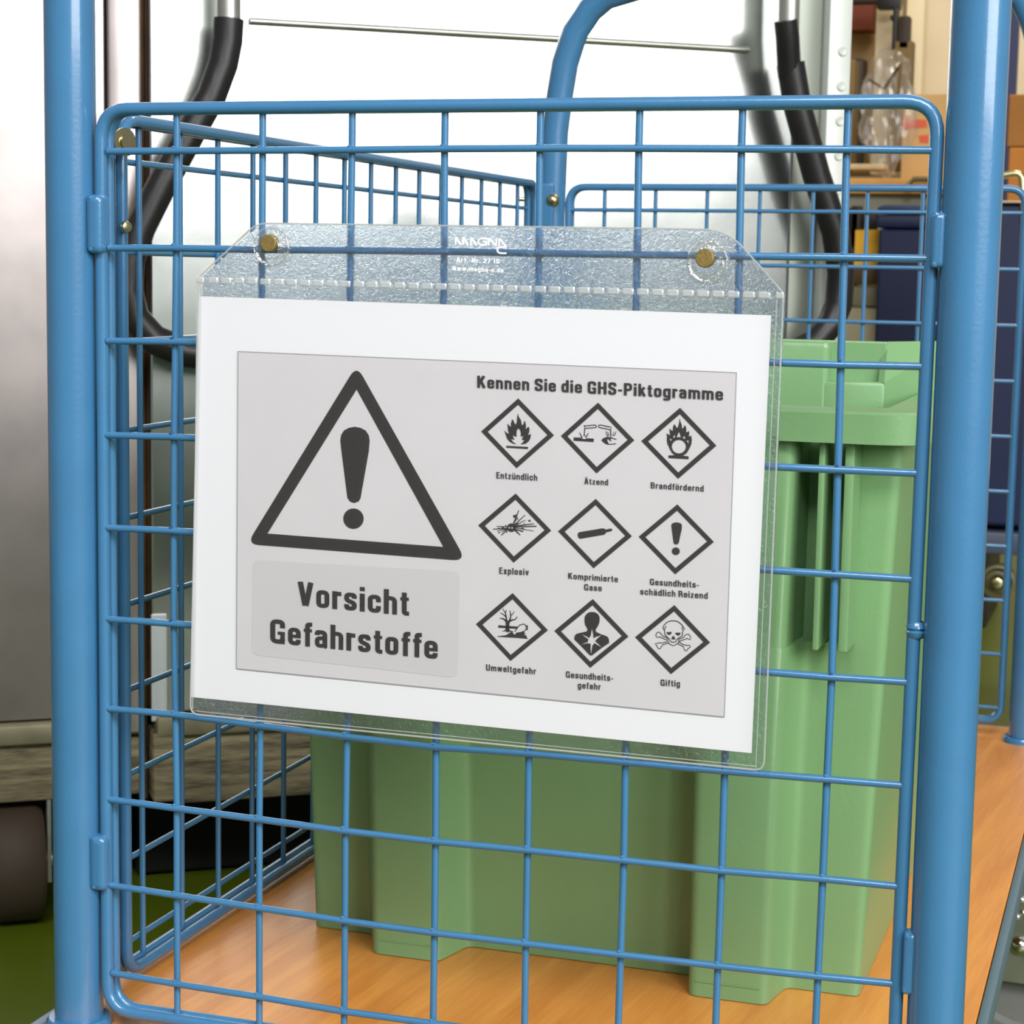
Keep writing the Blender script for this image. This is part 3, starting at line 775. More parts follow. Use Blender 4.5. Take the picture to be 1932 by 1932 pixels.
# exploding bomb
b5 = (890, 920); s5 = 10.17
ebm = [[circ(768, 765, 84, 82), circ(728, 765, 22, 15), circ(785, 768, 22, 15)]]
for a, b, w0, w1 in (((812, 690), (912, 430), 30, 14), ((840, 640), (900, 560), 20, 8), ((830, 710), (1035, 520), 20, 12), ((840, 720), (1040, 618), 18, 10), ((820, 735), (1205, 688), 26, 14), ((830, 750), (1252, 736), 22, 20), ((990, 795), (1200, 828), 12, 8), ((830, 770), (1020, 792), 10, 18),
                     ((830, 800), (940, 908), 34, 14), ((830, 790), (995, 838), 16, 24), ((700, 745), (485, 740), 16, 10), ((700, 775), (418, 792), 20, 14), ((705, 785), (490, 828), 22, 8), ((700, 800), (575, 910), 14, 18), ((700, 790), (575, 855), 12, 10)):
    ebm += [stroke([a, b], (w0, w1))]
ebm += [[[(800, 525), (870, 515), (885, 530), (850, 570), (815, 580)]], [[(1085, 620), (1110, 622), (1130, 605), (1135, 635), (1150, 655), (1125, 650), (1095, 640)]], [[(945, 785), (985, 760), (1020, 800)]], [[(1000, 690), (1015, 668), (1030, 688)]], [circ(535, 858, 18, 14, 8)], [circ(680, 848, 15, 12, 8)], [circ(530, 778, 20, 14, 8)], [circ(605, 770, 26, 16, 8)], [circ(660, 720, 14, 9, 8)], [circ(885, 690, 26, 16, 8)], [[(880, 570), (900, 600), (912, 620), (890, 605)]]]
pict(b5, s5, (852, 110), (1533, 820), (812, 1435), (135, 720), ebm)
# gas cylinder and exclamation mark
b6 = (1040, 920); s6 = 5.855
cyl = [[[(297, 510), (305, 495), (320, 489), (565, 448), (590, 450), (608, 462), (655, 450), (672, 452), (680, 464), (670, 478), (610, 492), (602, 508), (585, 518), (325, 563), (308, 555), (298, 535)]]]
pict(b6, s6, (497, 122), (895, 535), (472, 888), (80, 480), cyl)
exm = [[[(1330, 412), (1345, 390), (1390, 380), (1435, 392), (1448, 415), (1445, 460), (1412, 608), (1400, 622), (1380, 626), (1360, 618), (1354, 600), (1335, 460)]], [circ(1380, 700, 44, 42)]]
pict(b6, s6, (1397, 183), (1800, 597), (1373, 955), (970, 540), exm)
# dead tree and fish
b7 = (890, 1110); s7 = 10.735
env = [[[(693, 625), (742, 655), (778, 625), (800, 650), (775, 700), (768, 760), (772, 830), (790, 850), (860, 872), (840, 885), (765, 868), (735, 895), (722, 875), (690, 862), (612, 872), (685, 840), (700, 800)]],
       [[(548, 742), (960, 772), (930, 815), (545, 790)]],
       stroke([(715, 650), (705, 560), (690, 490), (638, 408)], (34, 10)), stroke([(692, 500), (712, 430)], (18, 10)), stroke([(700, 570), (660, 530), (590, 488)], (22, 10)), stroke([(712, 665), (650, 610), (580, 602)], (34, 14)),
       stroke([(775, 650), (800, 570), (785, 445)], (34, 14)), stroke([(800, 540), (840, 515), (872, 460)], (18, 10)), stroke([(770, 665), (830, 635), (890, 625), (932, 570)], (34, 14)),
       stroke([(880, 870), (900, 850), (925, 800), (980, 740), (1050, 718), (1090, 725), (1105, 760), (1140, 750), (1135, 830), (1108, 800)], 16), stroke([(1108, 800), (1095, 850), (1020, 880)], 16), [[(1095, 745), (1145, 745), (1142, 845), (1112, 832), (1128, 790), (1098, 775)]],
       [[(528, 965), (700, 945), (775, 900), (790, 885), (830, 888), (880, 935), (920, 890), (1065, 872), (1095, 915), (1060, 940), (1115, 945), (1120, 980), (1145, 1018), (960, 1000), (700, 985), (528, 975)]]]
pict(b7, s7, (838, 92), (1552, 843), (795, 1465), (95, 720), env)
# torso with star
b8 = (1040, 1120); s8 = 10.17
head = [(790, 345), (850, 355), (900, 385), (930, 430), (938, 500), (925, 570), (895, 630), (862, 680), (860, 715), (880, 735), (975, 780), (1030, 795), (1085, 820), (1115, 870), (1120, 940), (985, 1030), (790, 1180), (748, 1178), (575, 995), (450, 875), (455, 815), (480, 775), (530, 755), (580, 745), (690, 720), (705, 690), (690, 650), (655, 590), (645, 510), (650, 440), (680, 390), (730, 355)]
star = [(790, 660), (800, 720), (815, 780), (815, 850), (860, 825), (975, 790), (900, 850), (850, 905), (900, 950), (985, 1025), (900, 985), (838, 945), (800, 990), (770, 1165), (762, 1050), (765, 960), (700, 945), (590, 975), (650, 940), (705, 925), (720, 870), (650, 820), (580, 765), (680, 810), (735, 845), (765, 800), (778, 720)]
pict(b8, s8, (805, 100), (1490, 818), (755, 1418), (68, 710), [[head, star]])
# skull and crossbones
b9 = (1180, 1130); s9 = 10.733
sk = [stroke([(830, 545), (800, 610), (765, 575), (790, 525), (850, 465), (920, 440), (985, 436), (1060, 448), (1120, 490), (1170, 545), (1205, 600), (1180, 650), (1150, 565)], 17),
      stroke([(775, 590), (802, 640), (805, 715), (850, 765), (895, 805), (915, 850), (970, 872), (1030, 860), (1060, 800), (1120, 765), (1160, 740), (1165, 650)], 17),
      [[(835, 668), (945, 662), (935, 705), (890, 725), (855, 705)]], [[(1012, 678), (1128, 678), (1108, 725), (1070, 738), (1030, 715)]], [[(965, 745), (992, 750), (1022, 815), (932, 810)]],
      stroke([(862, 795), (866, 860), (905, 910), (972, 942), (1045, 912), (1088, 870), (1088, 800)], 15),
      stroke([(850, 785), (760, 740), (720, 690), (680, 662), (645, 680), (622, 735), (640, 770), (710, 765), (850, 828)], 15),
      stroke([(1095, 810), (1180, 775), (1225, 720), (1280, 705), (1330, 760), (1325, 815), (1250, 795), (1100, 850)], 15),
      stroke([(850, 860), (760, 885), (670, 885), (605, 905), (640, 935), (670, 995), (710, 1005), (760, 925), (880, 885)], 15),
      stroke([(1090, 860), (1170, 915), (1240, 935), (1300, 930), (1328, 965), (1275, 1000), (1240, 1050), (1205, 1030), (1180, 960), (1065, 900)], 15)]
pict(b9, s9, (998, 120), (1720, 877), (928, 1517), (203, 770), sk)

# the sleeve
sleeve = empty('hanging_sleeve', 'clear grained plastic sleeve held on the wire mesh by two round magnets', 'sleeve'); sleeve.location = onY(910, 900, -.0085)
LI = Matrix.Translation(-sleeve.location)


def ll(name, bm, mt, parent=None, **k):
    o = link(name, bm, mt, parent or sleeve, **k)
    if parent is None: o.matrix_parent_inverse = LI
    return o


YS = -.0092
outl = [(485, 421), (1372, 433), (1478, 553), (1441, 1454), (359, 1347), (376, 522)]
O3 = [onY(*p, YS) for p in outl]
fo = []
for p, rr in zip(range(6), (.006, .012, .002, .005, .005, .001)):
    A, B, C = O3[p - 1], O3[p], O3[(p + 1) % 6]; da = (A - B); db = (C - B); t = rr
    a_, b_ = B + da.normalized() * t, B + db.normalized() * t
    for k in range(6): s = k / 5; fo.append(a_ * (1 - s) ** 2 + B * 2 * s * (1 - s) + b_ * s * s)
bm = bmesh.new(); vs = [bm.verts.new(p) for p in fo]; bm.faces.new(vs); bm.normal_update()
for f in bm.faces:
    if f.normal.y > 0: f.normal_flip()
me = bpy.data.meshes.new('film'); bm.to_mesh(me); bm.free(); ll('film', me, FILM)
bm = bmesh.new(); fa = [bm.verts.new(p + V((0, .0042, 0))) for p in fo]; fb = [bm.verts.new(p + V((0, .0044, 0))) for p in fo]
bm.faces.new(fa); bm.faces.new(fb[::-1])
for k in range(len(fa)): bm.faces.new((fa[k], fa[(k + 1) % len(fa)], fb[(k + 1) % len(fa)], fb[k]))
ll('back_film', bm, FILM2, smooth=False)
bm = bmesh.new(); tube(bm, fo, .00045, 6, closed=True); ll('film_edge', bm, BEAD)
bm = bmesh.new()
for a, b in (((1466, 560), (1426, 1448)), ((372, 532), (363, 1338)), ((364, 1341), (1428, 1446))):
    tube(bm, [onY(*a, YS), onY(*b, YS)], .00022, 6)
ll('weld_seam', bm, BEAD)
# row of pressed weld pads
A, B = onY(402, 529, YS - .0003), onY(1471, 558, YS - .0003)
bm = bmesh.new()
pad = fillet([(-.0026, 0, -.0014), (.0026, 0, -.0014), (.0026, 0, .0014), (-.0026, 0, .0014)], .0008, 3, True)
pv = [bm.verts.new((p.x * 1.12, 0, p.z * 1.15)) for p in pad]; pw = [bm.verts.new((p.x * .86, -.0005, p.z * .8)) for p in pad]
for k in range(len(pad)): bm.faces.new((pv[k], pv[(k + 1) % len(pad)], pw[(k + 1) % len(pad)], pw[k]))
bm.faces.new(pw)
bmesh.ops.recalc_face_normals(bm, faces=bm.faces[:])
pme = bpy.data.meshes.new('weld_pad'); bm.to_mesh(pme); bm.free(); pme.materials.append(DIMP)
NP = 41
for k in range(-1, NP):
    o = bpy.data.objects.new('weld_pad', pme); COL.objects.link(o); o.parent = sleeve
    q = A + (B - A) * (k / (NP - 1)); o.location = q - sleeve.location; o.rotation_euler = (0, .006, 0)
    if k in (-1, NP - 1): o.scale = (.7, 1, .9)
# magnets in their clear cups
for (px, py), (cx, cy) in (((509, 459), (514, 466)), ((1331, 487), (1336, 495))):
    c = onY(px, py, YS - .003); d = onY(cx, cy, YS - .001)
    bm = bmesh.new(); lathe(bm, [(0, .0025), (.0040, .0025), (.00445, .0021), (.00445, -.0018), (0, -.0018)], c, (0, -1, 0), 28)
    mg = ll('magnet', bm, GOLD)
    bm = bmesh.new()
    lathe(bm, [(.0052, .0042), (.0058, .0036), (.0066, .0014), (.0082, .0009), (.0092, .0014), (.0100, .0012), (.0106, .0)], d, (0, -1, 0), 48)
    lathe(bm, [(.0092, .0016), (.0095, .0019), (.0098, .0016), (.0095, .0013), (.0092, .0016)], d, (0, -1, 0), 48)
    ll('magnet_cup', bm, film('clear_cup_%s' % ('left' if px < 900 else 'right'), 4.0, .06, 1.0, .08))
# white print on the film
lz = (830, 420); ls = 11.365


def fprint(name, polys):
    bm = bmesh.new()
    for loops in polys:
        q = [onY(*p, YS) for p in tz(lz, ls, loops[0])]; n2 = len(q) // 2; lift = .0003 + 8e-6 * polys.index(loops)
        q = [bm.verts.new((p.x, YS - lift, p.z)) for p in q]; a_, b_ = q[:n2], q[n2:][::-1]
        for k in range(n2 - 1): bm.faces.new((a_[k], a_[k + 1], b_[k + 1], b_[k]))
    for f in bm.faces:
        f.normal_update()
        if f.normal.y > 0: f.normal_flip()
    me = bpy.data.meshes.new(name); bm.to_mesh(me); bm.free(); return ll(name, me, WHITEP)


logo = [stroke([(342, 470), (342, 312)], 34), stroke([(352, 322), (440, 462)], 40), stroke([(425, 462), (500, 462)], 24), stroke([(505, 470), (505, 312)], 34), stroke([(515, 322), (605, 478)], 40), stroke([(330, 320), (385, 320)], 26),
        stroke([(672, 478), (672, 322)], 34), stroke([(684, 330), (790, 482)], 42), stroke([(660, 334), (715, 334)], 26),
        stroke([(1010, 335), (900, 335), (865, 345), (836, 375), (828, 410), (838, 448), (868, 470), (905, 475), (1012, 475)], 32), stroke([(998, 476), (998, 398)], 30), stroke([(1010, 404), (920, 404)], 26),
        stroke([(1052, 490), (1052, 330)], 34), stroke([(1062, 340), (1205, 492)], 40), stroke([(1215, 495), (1215, 335)], 34), stroke([(1272, 505), (1272, 335)], 32), stroke([(1284, 340), (1435, 530)], 38),
        stroke([(1430, 522), (1310, 522), (1270, 532), (1244, 558), (1238, 595), (1252, 630), (1282, 650), (1320, 656), (1435, 657)], 36)]
fprint('logo_print', logo)
ll('lettering', textobj('Art.-Nr. 27 10', (864.8, 494.5), (946, 497.5), 8.9, y=YS - .0003, thin=.8), WHITEP)
ll('lettering', textobj('www.magna-c.de', (857, 510.5), (953.5, 514.5), 8.9, y=YS - .0003, thin=.8), WHITEP)


# ------------------------------------------------------------------ steel containers behind
CM = Matrix(((CU.x, -CN.x, 0, CP.x), (CU.y, -CN.y, 0, CP.y), (0, 0, 1, 0), (0, 0, 0, 1)))   # local x along, y into depth, z up


def container(name, label, x0, x1, group):
    e = empty(name, label, 'container', group); e.location = CM @ V(((x0 + x1) / 2, .3, 0)); return e


def kl(e, name, bm, mt, parent=None, **k):
    o = link(name, bm, mt, parent or e, **k)
    if parent is None: o.matrix_parent_inverse = Matrix.Translation(-e.location)
    return o


ZB, ZW = H - .602, H - .682                                       # container foot, plank underside
gl_, gr_ = .1290, .1375
c1 = container('roll_container', 'galvanised steel roll container on weathered planks at the left edge, nearer one', -.62, gl_, 'galvanised roll containers')
bm = bmesh.new(); box(bm, (-.62, .0, ZB + .02), (.094, .62, H + .9), CM, .002); kl(c1, 'sheet_panel', bm, GALVD)
bm = bmesh.new(); box(bm, (.0955, -.008, ZB), (gl_, .62, H + .9), CM, .003); kl(c1, 'edge_post', bm, GALVD)
bm = bmesh.new(); box(bm, (-.62, -.012, ZB - .004), (.094, .02, ZB + .018), CM, .004); kl(c1, 'bottom_rail', bm, DULL)
bm = bmesh.new(); box(bm, (-.62, -.004, ZW + .014), (gl_ - .002, .06, ZB - .004), CM, .004); kl(c1, 'plank', bm, OLDW)
bm = bmesh.new(); box(bm, (-.62, .07, ZB - .03), (gl_ - .002, .62, ZB - .006), CM); kl(c1, 'base_board', bm, OLDW)
c2 = container('roll_container', 'tall galvanised steel roll container with black U shaped grip bar behind the trolley', gr_, .932, 'galvanised roll containers')
bm = bmesh.new(); box(bm, (gr_, .0, ZB + .02), (.868, .62, H + .9), CM, .003); kl(c2, 'sheet_panel', bm, GALV)
bm = bmesh.new(); box(bm, (.869, .002, ZB), (.9020, .62, H + .9), CM, .002); kl(c2, 'side_rail', bm, mat('green_grey_steel', (150, 156, 146), .45, .6, vary=.06))
bm = bmesh.new(); box(bm, (.9035, -.012, ZB), (.9320, .62, H + .9), CM, .002); ep = kl(c2, 'edge_post', bm, mat('white_galvanised', (222, 226, 220), .55, .25, vary=.05))
for k in range(16):
    bm = bmesh.new(); lathe(bm, [(0, .0006), (.0038, .0006), (.0045, .0009), (.0052, .0006)], CM @ V((.920, -.0135, H - .44 + .039 * k)), CN, 14)
    kl(c2, 'rail_hole', bm, HOLE, ep)
bm = bmesh.new(); box(bm, (gr_ + .004, -.012, ZB - .004), (.90, .02, ZB + .018), CM, .004); kl(c2, 'bottom_rail', bm, DULL)
bm = bmesh.new(); box(bm, (gr_, -.010, ZB - .075), (gr_ + .028, .03, ZB + .001), CM, .003); kl(c2, 'corner_block', bm, OLDW)
bm = bmesh.new(); box(bm, (gr_ + .030, -.004, ZW), (.92, .05, ZB - .004), CM, .004); kl(c2, 'plank', bm, OLDW)
bm = bmesh.new(); box(bm, (gr_, .06, ZB - .03), (.92, .62, ZB - .006), CM); kl(c2, 'base_board', bm, OLDW)
bm = bmesh.new(); box(bm, (gl_ + .0005, .03, ZW), (gr_ - .0005, .05, H + .9), CM); kl(c1, 'gap_strip', bm, mat('brown_strip', (96, 66, 28), .7, vary=.4, vscale=25))
bm = bmesh.new(); box(bm, (gr_ - .0005, -.003, H - .59), (gr_ + .016, .0, H - .475), CM, .0008); kl(c2, 'latch_plate', bm, mat('pale_latch', (220, 228, 232), .4, .4))
# fold rod on the sheet
bm = bmesh.new(); tube(bm, [CM @ V((.241, -.004, H + .1418)), CM @ V((.807, -.004, H + .1418))], .0034, 12); kl(c2, 'stiffening_rod', bm, GALV2)
# U shaped grip bar
hp = [(.2108, .30), (.2108, .137), (.2095, .115), (.205, .092), (.193, .060), (.172, .023), (.145, -.026), (.1215, -.073), (.1110, -.105), (.1085, -.135), (.1150, -.162), (.134, -.184), (.165, -.197), (.200, -.201),
      (.50, -.201), (.820, -.201), (.850, -.197), (.878, -.184), (.898, -.163), (.9075, -.140), (.9090, -.105), (.900, -.060), (.873, .004), (.847, .078), (.8365, .124), (.833, .158), (.8310, .30)]
HP = [CM @ V((a, -.050, H + b)) for a, b in hp]
bm = bmesh.new(); tube(bm, HP, .0118, 20)
for x in (.2108, .8310): tube(bm, [CM @ V((x, -.05, H + .28)), CM @ V((x, .0, H + .28))], .011, 14)
bar = kl(c2, 'grip_bar', bm, GALV2)
bm = bmesh.new(); tube(bm, HP[1:25], [.0150 if i < 10 else .0158 for i in range(24)], 20); kl(c2, 'grip_sleeve', bm, RUB, bar)
bm = bmesh.new(); tube(bm, [CM @ V((.836, -.050, H + .110)), CM @ V((.826, -.062, H + .150)), CM @ V((.822, -.064, H + .168))], .013, 12); kl(c2, 'grip_sleeve', bm, RUB, bar)


def cwheel(e, x, y, rad, wd, turn=0.0):
    c = CM @ V((x, y, rad)); ax = (CM.to_3x3() @ V((math.cos(turn), math.sin(turn), 0)))
    bm = bmesh.new(); h = wd / 2
    lathe(bm, [(0, -h * .7), (rad * .6, -h * .7), (rad * .7, -h), (rad * .9, -h), (rad, -h * .72), (rad, h * .72), (rad * .9, h), (rad * .7, h), (rad * .6, h * .7), (0, h * .7)], c, ax, 40)
    wv = kl(e, 'wheel', bm, TYRE)
    bm = bmesh.new()
    for s in (-1, 1):
        M2 = Matrix.Translation(c) @ Matrix.Rotation(math.atan2(ax.y, ax.x), 4, 'Z')
        box(bm, (s * (h + .006) - .002, -.02, -.02), (s * (h + .006) + .002, .02, .07 + rad * .2), M2)
    lathe(bm, [(0, h + .016), (.007, h + .013), (.008, h), (.008, -h), (.007, -h - .013), (0, -h - .016)], c, ax, 12)
    kl(e, 'wheel_fork', bm, GALV2, wv)


cwheel(c1, -.004, .020, .0625, .056, .0)
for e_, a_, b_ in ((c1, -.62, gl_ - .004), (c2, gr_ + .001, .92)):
    bm = bmesh.new(); box(bm, (a_, .125, .004), (b_, .60, ZB - .03), CM, .004); kl(e_, 'shade_block', bm, BLACK)  # black blocks added to stand in for the shade under the containers


# ------------------------------------------------------------------ workshop beyond, right
def pbox(name, px0, py0, px1, py1, Y, depth, mt, bev=.003, parent=None, zlo=None, zhi=None):
    a = onY(px0, py0, Y); b = onY(px1, py1, Y)
    z0 = b.z if zlo is None else zlo; z1 = a.z if zhi is None else zhi
    bm = bmesh.new(); box(bm, (min(a.x, b.x), Y, z0), (max(a.x, b.x), Y + depth, z1), None, bev)
    return link(name, bm, mt, parent)


def thing(name, label, cat, at, group=None):
    e = empty(name, label, cat, group); e.location = at; return e


def inv(o, e): o.matrix_parent_inverse = Matrix.Translation(-e.location); return o


# bench
YBn = 3.6
a = onY(1560, 336, YBn); zb = onY(1660, 322, YBn + .2).z
bench = thing('workbench', 'wooden topped workbench with cream apron in the workshop', 'workbench', (a.x + .3, YBn + .3, 0))
bx0, bx1 = onY(1500, 330, YBn).x, onY(1820, 330, YBn).x
bm = bmesh.new(); box(bm, (bx0, YBn, a.z - .035), (bx1, YBn + .75, a.z), bev=.003); inv(link('bench_top', bm, BENCHW, bench), bench)
bm = bmesh.new(); box(bm, (bx0, YBn + .03, a.z - .17), (bx1, YBn + .06, a.z - .036), bev=.002); inv(link('apron', bm, mat('grey_cream_paint', (172, 172, 152), .5), bench), bench)
for x_ in (bx0 + .02, bx1 - .08):
    bm = bmesh.new(); box(bm, (x_, YBn + .03, 0), (x_ + .05, YBn + .09, a.z - .17)); inv(link('leg', bm, GREY, bench), bench)
bm = bmesh.new(); q = [onY(x, y, YBn - .03) for x, y in ((1716, 360), (1716, 346), (1724, 338), (1760, 338))]
tube(bm, q, .006, 10); inv(link('pull_handle', bm, ZINC, bench), bench)
TZ = a.z
# things on and over the bench
Yc = 3.95
cb = thing('cardboard_box', 'brown cardboard box with red print on the workbench', 'box', (onY(1725, 300, Yc).x, Yc + .15, TZ))
x0 = onY(1700, 300, Yc).x; x1 = onY(1790, 300, Yc).x; zt_ = onY(1720, 178, Yc).z
bm = bmesh.new(); box(bm, (x0, Yc, TZ), (x1, Yc + .30, zt_), bev=.002); inv(link('carton', bm, CARD, cb), cb)
for pa in (((1702, 224), (1748, 226), (1750, 240), (1704, 244)), ((1733, 256), (1752, 254), (1752, 270), (1736, 269))):
    bm = bmesh.new(); prism(bm, [onY(*p, Yc - .0005) for p in pa], (0, -.0006, 0)); inv(link('red_print', bm, RED, cb, smooth=False), cb)
Yg = 3.80
bag = thing('plastic_bag', 'crumpled clear plastic bag standing on the workbench', 'bag', (onY(1678, 300, Yg).x, Yg, TZ))
c = onY(1676, 196, Yg); bm = bmesh.new(); bmesh.ops.create_icosphere(bm, subdivisions=4, radius=1)
from mathutils import noise
rx = (onY(1733, 196, Yg) - onY(1622, 196, Yg)).length / 2
rz = (onY(1676, 92, Yg).z - TZ) / 2
for v in bm.verts:
    n_ = noise.noise(v.co * 2.6) * .30 + abs(noise.noise(v.co * 5.0 + V((3, 1, 2)))) * .22
    k_ = 1 + n_ - .12
    pinch = 1 - .45 * max(0, -v.co.z) ** 2
    v.co = V((v.co.x * rx * k_ * pinch + c.x, v.co.y * rx * .8 * k_ + Yg, max(TZ + .001, TZ + rz + v.co.z * rz * (k_ * .5 + .5))))
inv(link('bag_film', bm, BAGM, bag, smooth=False), bag)
bm = bmesh.new(); tube(bm, [onY(1668, 168, Yg), onY(1640, 150, Yg - .06)], .003, 6); tube(bm, [onY(1668, 168, Yg), onY(1700, 120, Yg - .05), onY(1694, 190, Yg - .07)], .004, 6)
inv(link('bag_fold', bm, mat('brown_fold', (96, 74, 44), .6), bag), bag)
# hanging tool head above
Yt = 4.3
tool = thing('press_head', 'dark machine head with two black rods above the plastic bag', 'machine', (onY(1690, 20, Yt).x, Yt, onY(1690, 20, Yt).z))
for nm, (p0, p1, p2, p3), mt in (('crossbar', (1590, -20, 1655, 4), DARK), ('head_block', (1655, -20, 1697, 15), BLK), ('rod', (1685, 12, 1691, 94), BLK), ('slide', (1697, 30, 1714, 92), DARK), ('clamp', (1679, 28, 1690, 37), BLK), ('column', (1686, 78, 1713, 322), OLIVE)):
    o = pbox(nm, p0, p1, p2, p3, Yt, .05, mt, parent=tool); inv(o, tool)
Yp = 4.4
for nm, lb, cat, (p0, p1, p2, p3), Y_, mt in (
        ('cream_pillar', 'narrow cream pillar between the black rods and the rust red crate', 'pillar', (1654, 5, 1684, 330), Yp, CREAM),
        ('cream_cupboard', 'wide cream cupboard side right of the black rods, above the cardboard box', 'cupboard', (1714, -60, 1731, 330), Yp + .05, CREAM),
        ('tan_board', 'large tan board standing behind the workbench beside the steel container', 'board', (1560, 55, 1656, 330), Yp + .25, TAN),
        ('rust_crate', 'rust red crate on the shelf at the top beside the steel container', 'crate', (1592, 0, 1645, 57), Yp + .15, RUST),
        ('low_board', 'olive board with dark edge leaning low behind the plastic bag', 'board', (1580, 112, 1606, 322), Yp - .2, OLIVE),
        ('dark_board', 'narrow dark board standing left of the plastic bag', 'board', (1606, 110, 1621, 320), Yp - .05, DARK),
        ('tape_case', 'small light case lying on the workbench below the bag', 'case', (1600, 309, 1668, 320), 3.72, mat('pale_case', (196, 182, 144), .5, vary=.2, vscale=20))):
    o = pbox(nm, p0, p1, p2, p3, Y_, .08, mt); tag(o, lb, cat)
    if cat in ('board',) or nm in ('cream_pillar', 'cream_panel'):
        pass
# bin, yellow box and cabinet under the bench level
Yn = 3.0
bn = thing('blue_bin', 'dark blue lidded plastic bin below the workbench, seen between the wires', 'bin', (onY(1720, 600, Yn).x, Yn + .2, 0))
o = pbox('bin_lid', 1655, 386, 1850, 404, Yn - .01, .4, mat('navy_lid', (44, 62, 96), .5), .012, bn); inv(o, bn)
o = pbox('lid_band', 1653, 404, 1852, 432, Yn - .005, .4, NAVY, .006, bn); inv(o, bn)
o = pbox('bin_body', 1658, 432, 1848, 1010, Yn, .38, NAVY, .006, bn); inv(o, bn)
ba = onY(1700, 1010, Yn)
for x_ in (onY(1668, 1010, Yn).x, onY(1845, 1010, Yn).x):
    bm = bmesh.new(); box(bm, (x_ - .01, Yn + .05, 0.0), (x_ + .02, Yn + .35, ba.z), bev=.003); inv(link('runner', bm, BLK, bn), bn)
yb_ = thing('yellow_jug', 'yellow plastic jug on a cream stand beside the blue bin', 'jug', (onY(1638, 480, 3.1).x, 3.1, onY(1638, 510, 3.1).z))
ya, yz = onY(1614, 434, 3.1), onY(1657, 503, 3.1)
pts = [onY(x, y, 3.08) for x, y in ((1614, 434), (1662, 433), (1659, 450), (1664, 462), (1657, 480), (1656, 503), (1611, 503))]
bm = bmesh.new(); prism(bm, pts, (0, .05, 0)); inv(link('jug_body', bm, YEL, yb_, smooth=False), yb_)
o = pbox('jug_handle', 1622, 400, 1653, 434, 3.09, .03, BLK, .004, yb_); inv(o, yb_)
st = thing('cream_stand', 'cream metal stand with dark top plate carrying the yellow jug', 'stand', (onY(1630, 600, 3.1).x, 3.1, 0))
o = pbox('stand_plate', 1604, 504, 1658, 538, 3.07, .2, mat('umber_plate', (92, 64, 30), .6), .003, st); inv(o, st)
o = pbox('stand_drawer', 1604, 539, 1656, 578, 3.08, .2, mat('grey_beige', (150, 142, 118), .5), .003, st); inv(o, st)
za = onY(1630, 580, 3.09)
bm = bmesh.new(); box(bm, (onY(1590, 600, 3.09).x, 3.09, 0), (onY(1655, 600, 3.09).x, 3.3, za.z), bev=.003); inv(link('stand_body', bm, mat('cream_metal', (214, 204, 176), .35, .3), st), st)
bd = thing('black_tool_rack', 'slim black upright rack between container and yellow jug', 'rack', (onY(1605, 480, 3.15).x, 3.15, 0))
for nm, b4_ in (('rack_post', (1597, 392, 1608, 720)), ('rack_arm', (1606, 388, 1622, 470))):
    o = pbox(nm, *b4_, 3.45, .03, DARK if nm == 'rack_arm' else BLK, .003, bd, zlo=0 if nm == 'rack_post' else None); inv(o, bd)

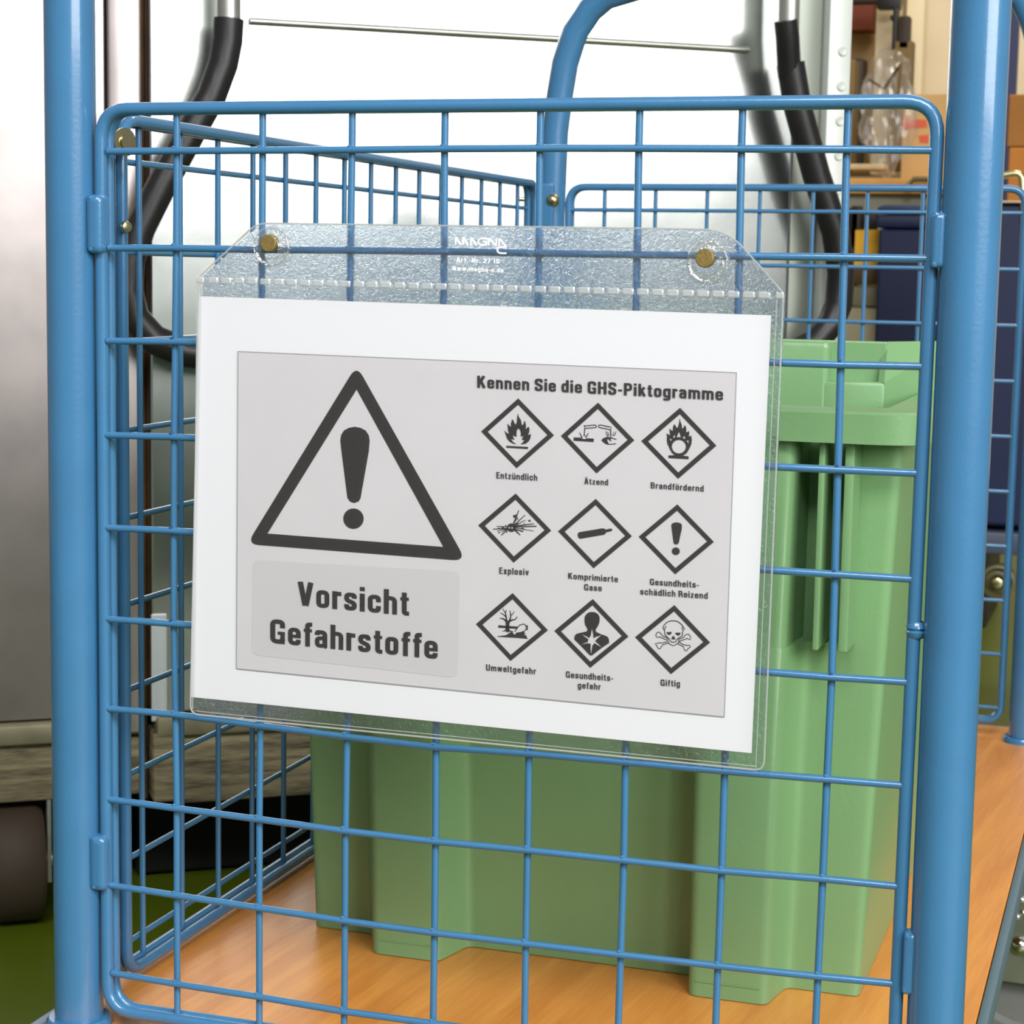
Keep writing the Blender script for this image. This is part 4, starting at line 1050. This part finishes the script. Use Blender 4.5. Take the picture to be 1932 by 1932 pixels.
# right edge: rack, cartons, second trolley and bin
Yr = 3.9
rk = thing('storage_rack', 'dark blue steel rack with shelf carrying two cartons, right of the front right post', 'rack', (onY(1925, 400, 3.0).x, 3.0, 0))
inv(pbox('rack_upright', 1889, -60, 1905, 395, Yr, .05, mat('navy_paint', (34, 40, 84), .5), .002, rk, zlo=0), rk)
sh = onY(1925, 408, 3.0).z
bm = bmesh.new(); box(bm, (onY(1900, 400, 3.0).x, 2.98, sh - .03), (onY(2040, 400, Yr).x, 3.95, sh), bev=.002); inv(link('rack_shelf', bm, NAVY, rk), rk)
wl = thing('cardboard_carton', 'brown cardboard carton, upper of two stacked at the right edge', 'carton', (onY(1925, 260, 3.0).x, 3.1, onY(1925, 278, 3.0).z))
inv(pbox('carton_body', 1904, 178, 2030, 277, 3.0, .3, CARD2, .003, wl), wl)
wl2 = thing('cardboard_carton', 'orange brown cardboard carton, lower of two stacked at the right edge', 'carton', (onY(1925, 360, 3.0).x, 3.1, sh))
inv(pbox('carton_body', 1904, 278, 2030, 408, 3.0, .3, CARD3, .003, wl2), wl2)
# chromed handle of the small cart carrying the second blue bin
Yk = 2.2
ct = thing('navy_cart', 'dark blue wheeled bin with chrome handle behind the rear panel at the right', 'cart', (onY(1950, 900, Yk).x, Yk + .15, 0))
bm = bmesh.new(); tube(bm, fillet([onY(1850, 338, Yk), onY(1928, 325, Yk), onY(1934, 470, Yk)], .012, 5), .0055, 12); inv(link('chrome_handle', bm, ZINC, ct), ct)
o = pbox('bin_rim', 1820, 378, 2060, 384, Yk - .012, .3, mat('pale_rim', (196, 176, 150), .5), .002, ct); inv(o, ct)
o = pbox('bin_body', 1826, 384, 2050, 1002, Yk, .3, NAVY, .006, ct); inv(o, ct)
o = pbox('bin_foot', 1840, 1002, 2050, 1056, Yk - .01, .3, mat('slate_foot', (72, 78, 100), .5), .004, ct); inv(o, ct)
cc = onY(1884, 1096, Yk); rad = cc.z - onY(1884, 1128, Yk).z
for dx in (0, .3):
    bm = bmesh.new(); lathe(bm, [(0, .022), (.009, .020), (.012, .008), (rad * .45, .006), (rad * .7, .004), (rad * .82, .014), (rad, .012), (rad, -.012), (0, -.012)], cc + V((dx, 0, 0)), (0, -1, 0), 32)
    wv = link('wheel', bm, mat('olive_grey_wheel', (96, 92, 62), .5), ct); inv(wv, ct)
    bm = bmesh.new(); lathe(bm, [(0, .030), (.008, .027), (.011, .018)], cc + V((dx, 0, 0)), (0, -1, 0), 16); link('hub_cap', bm, ZINC, wv)
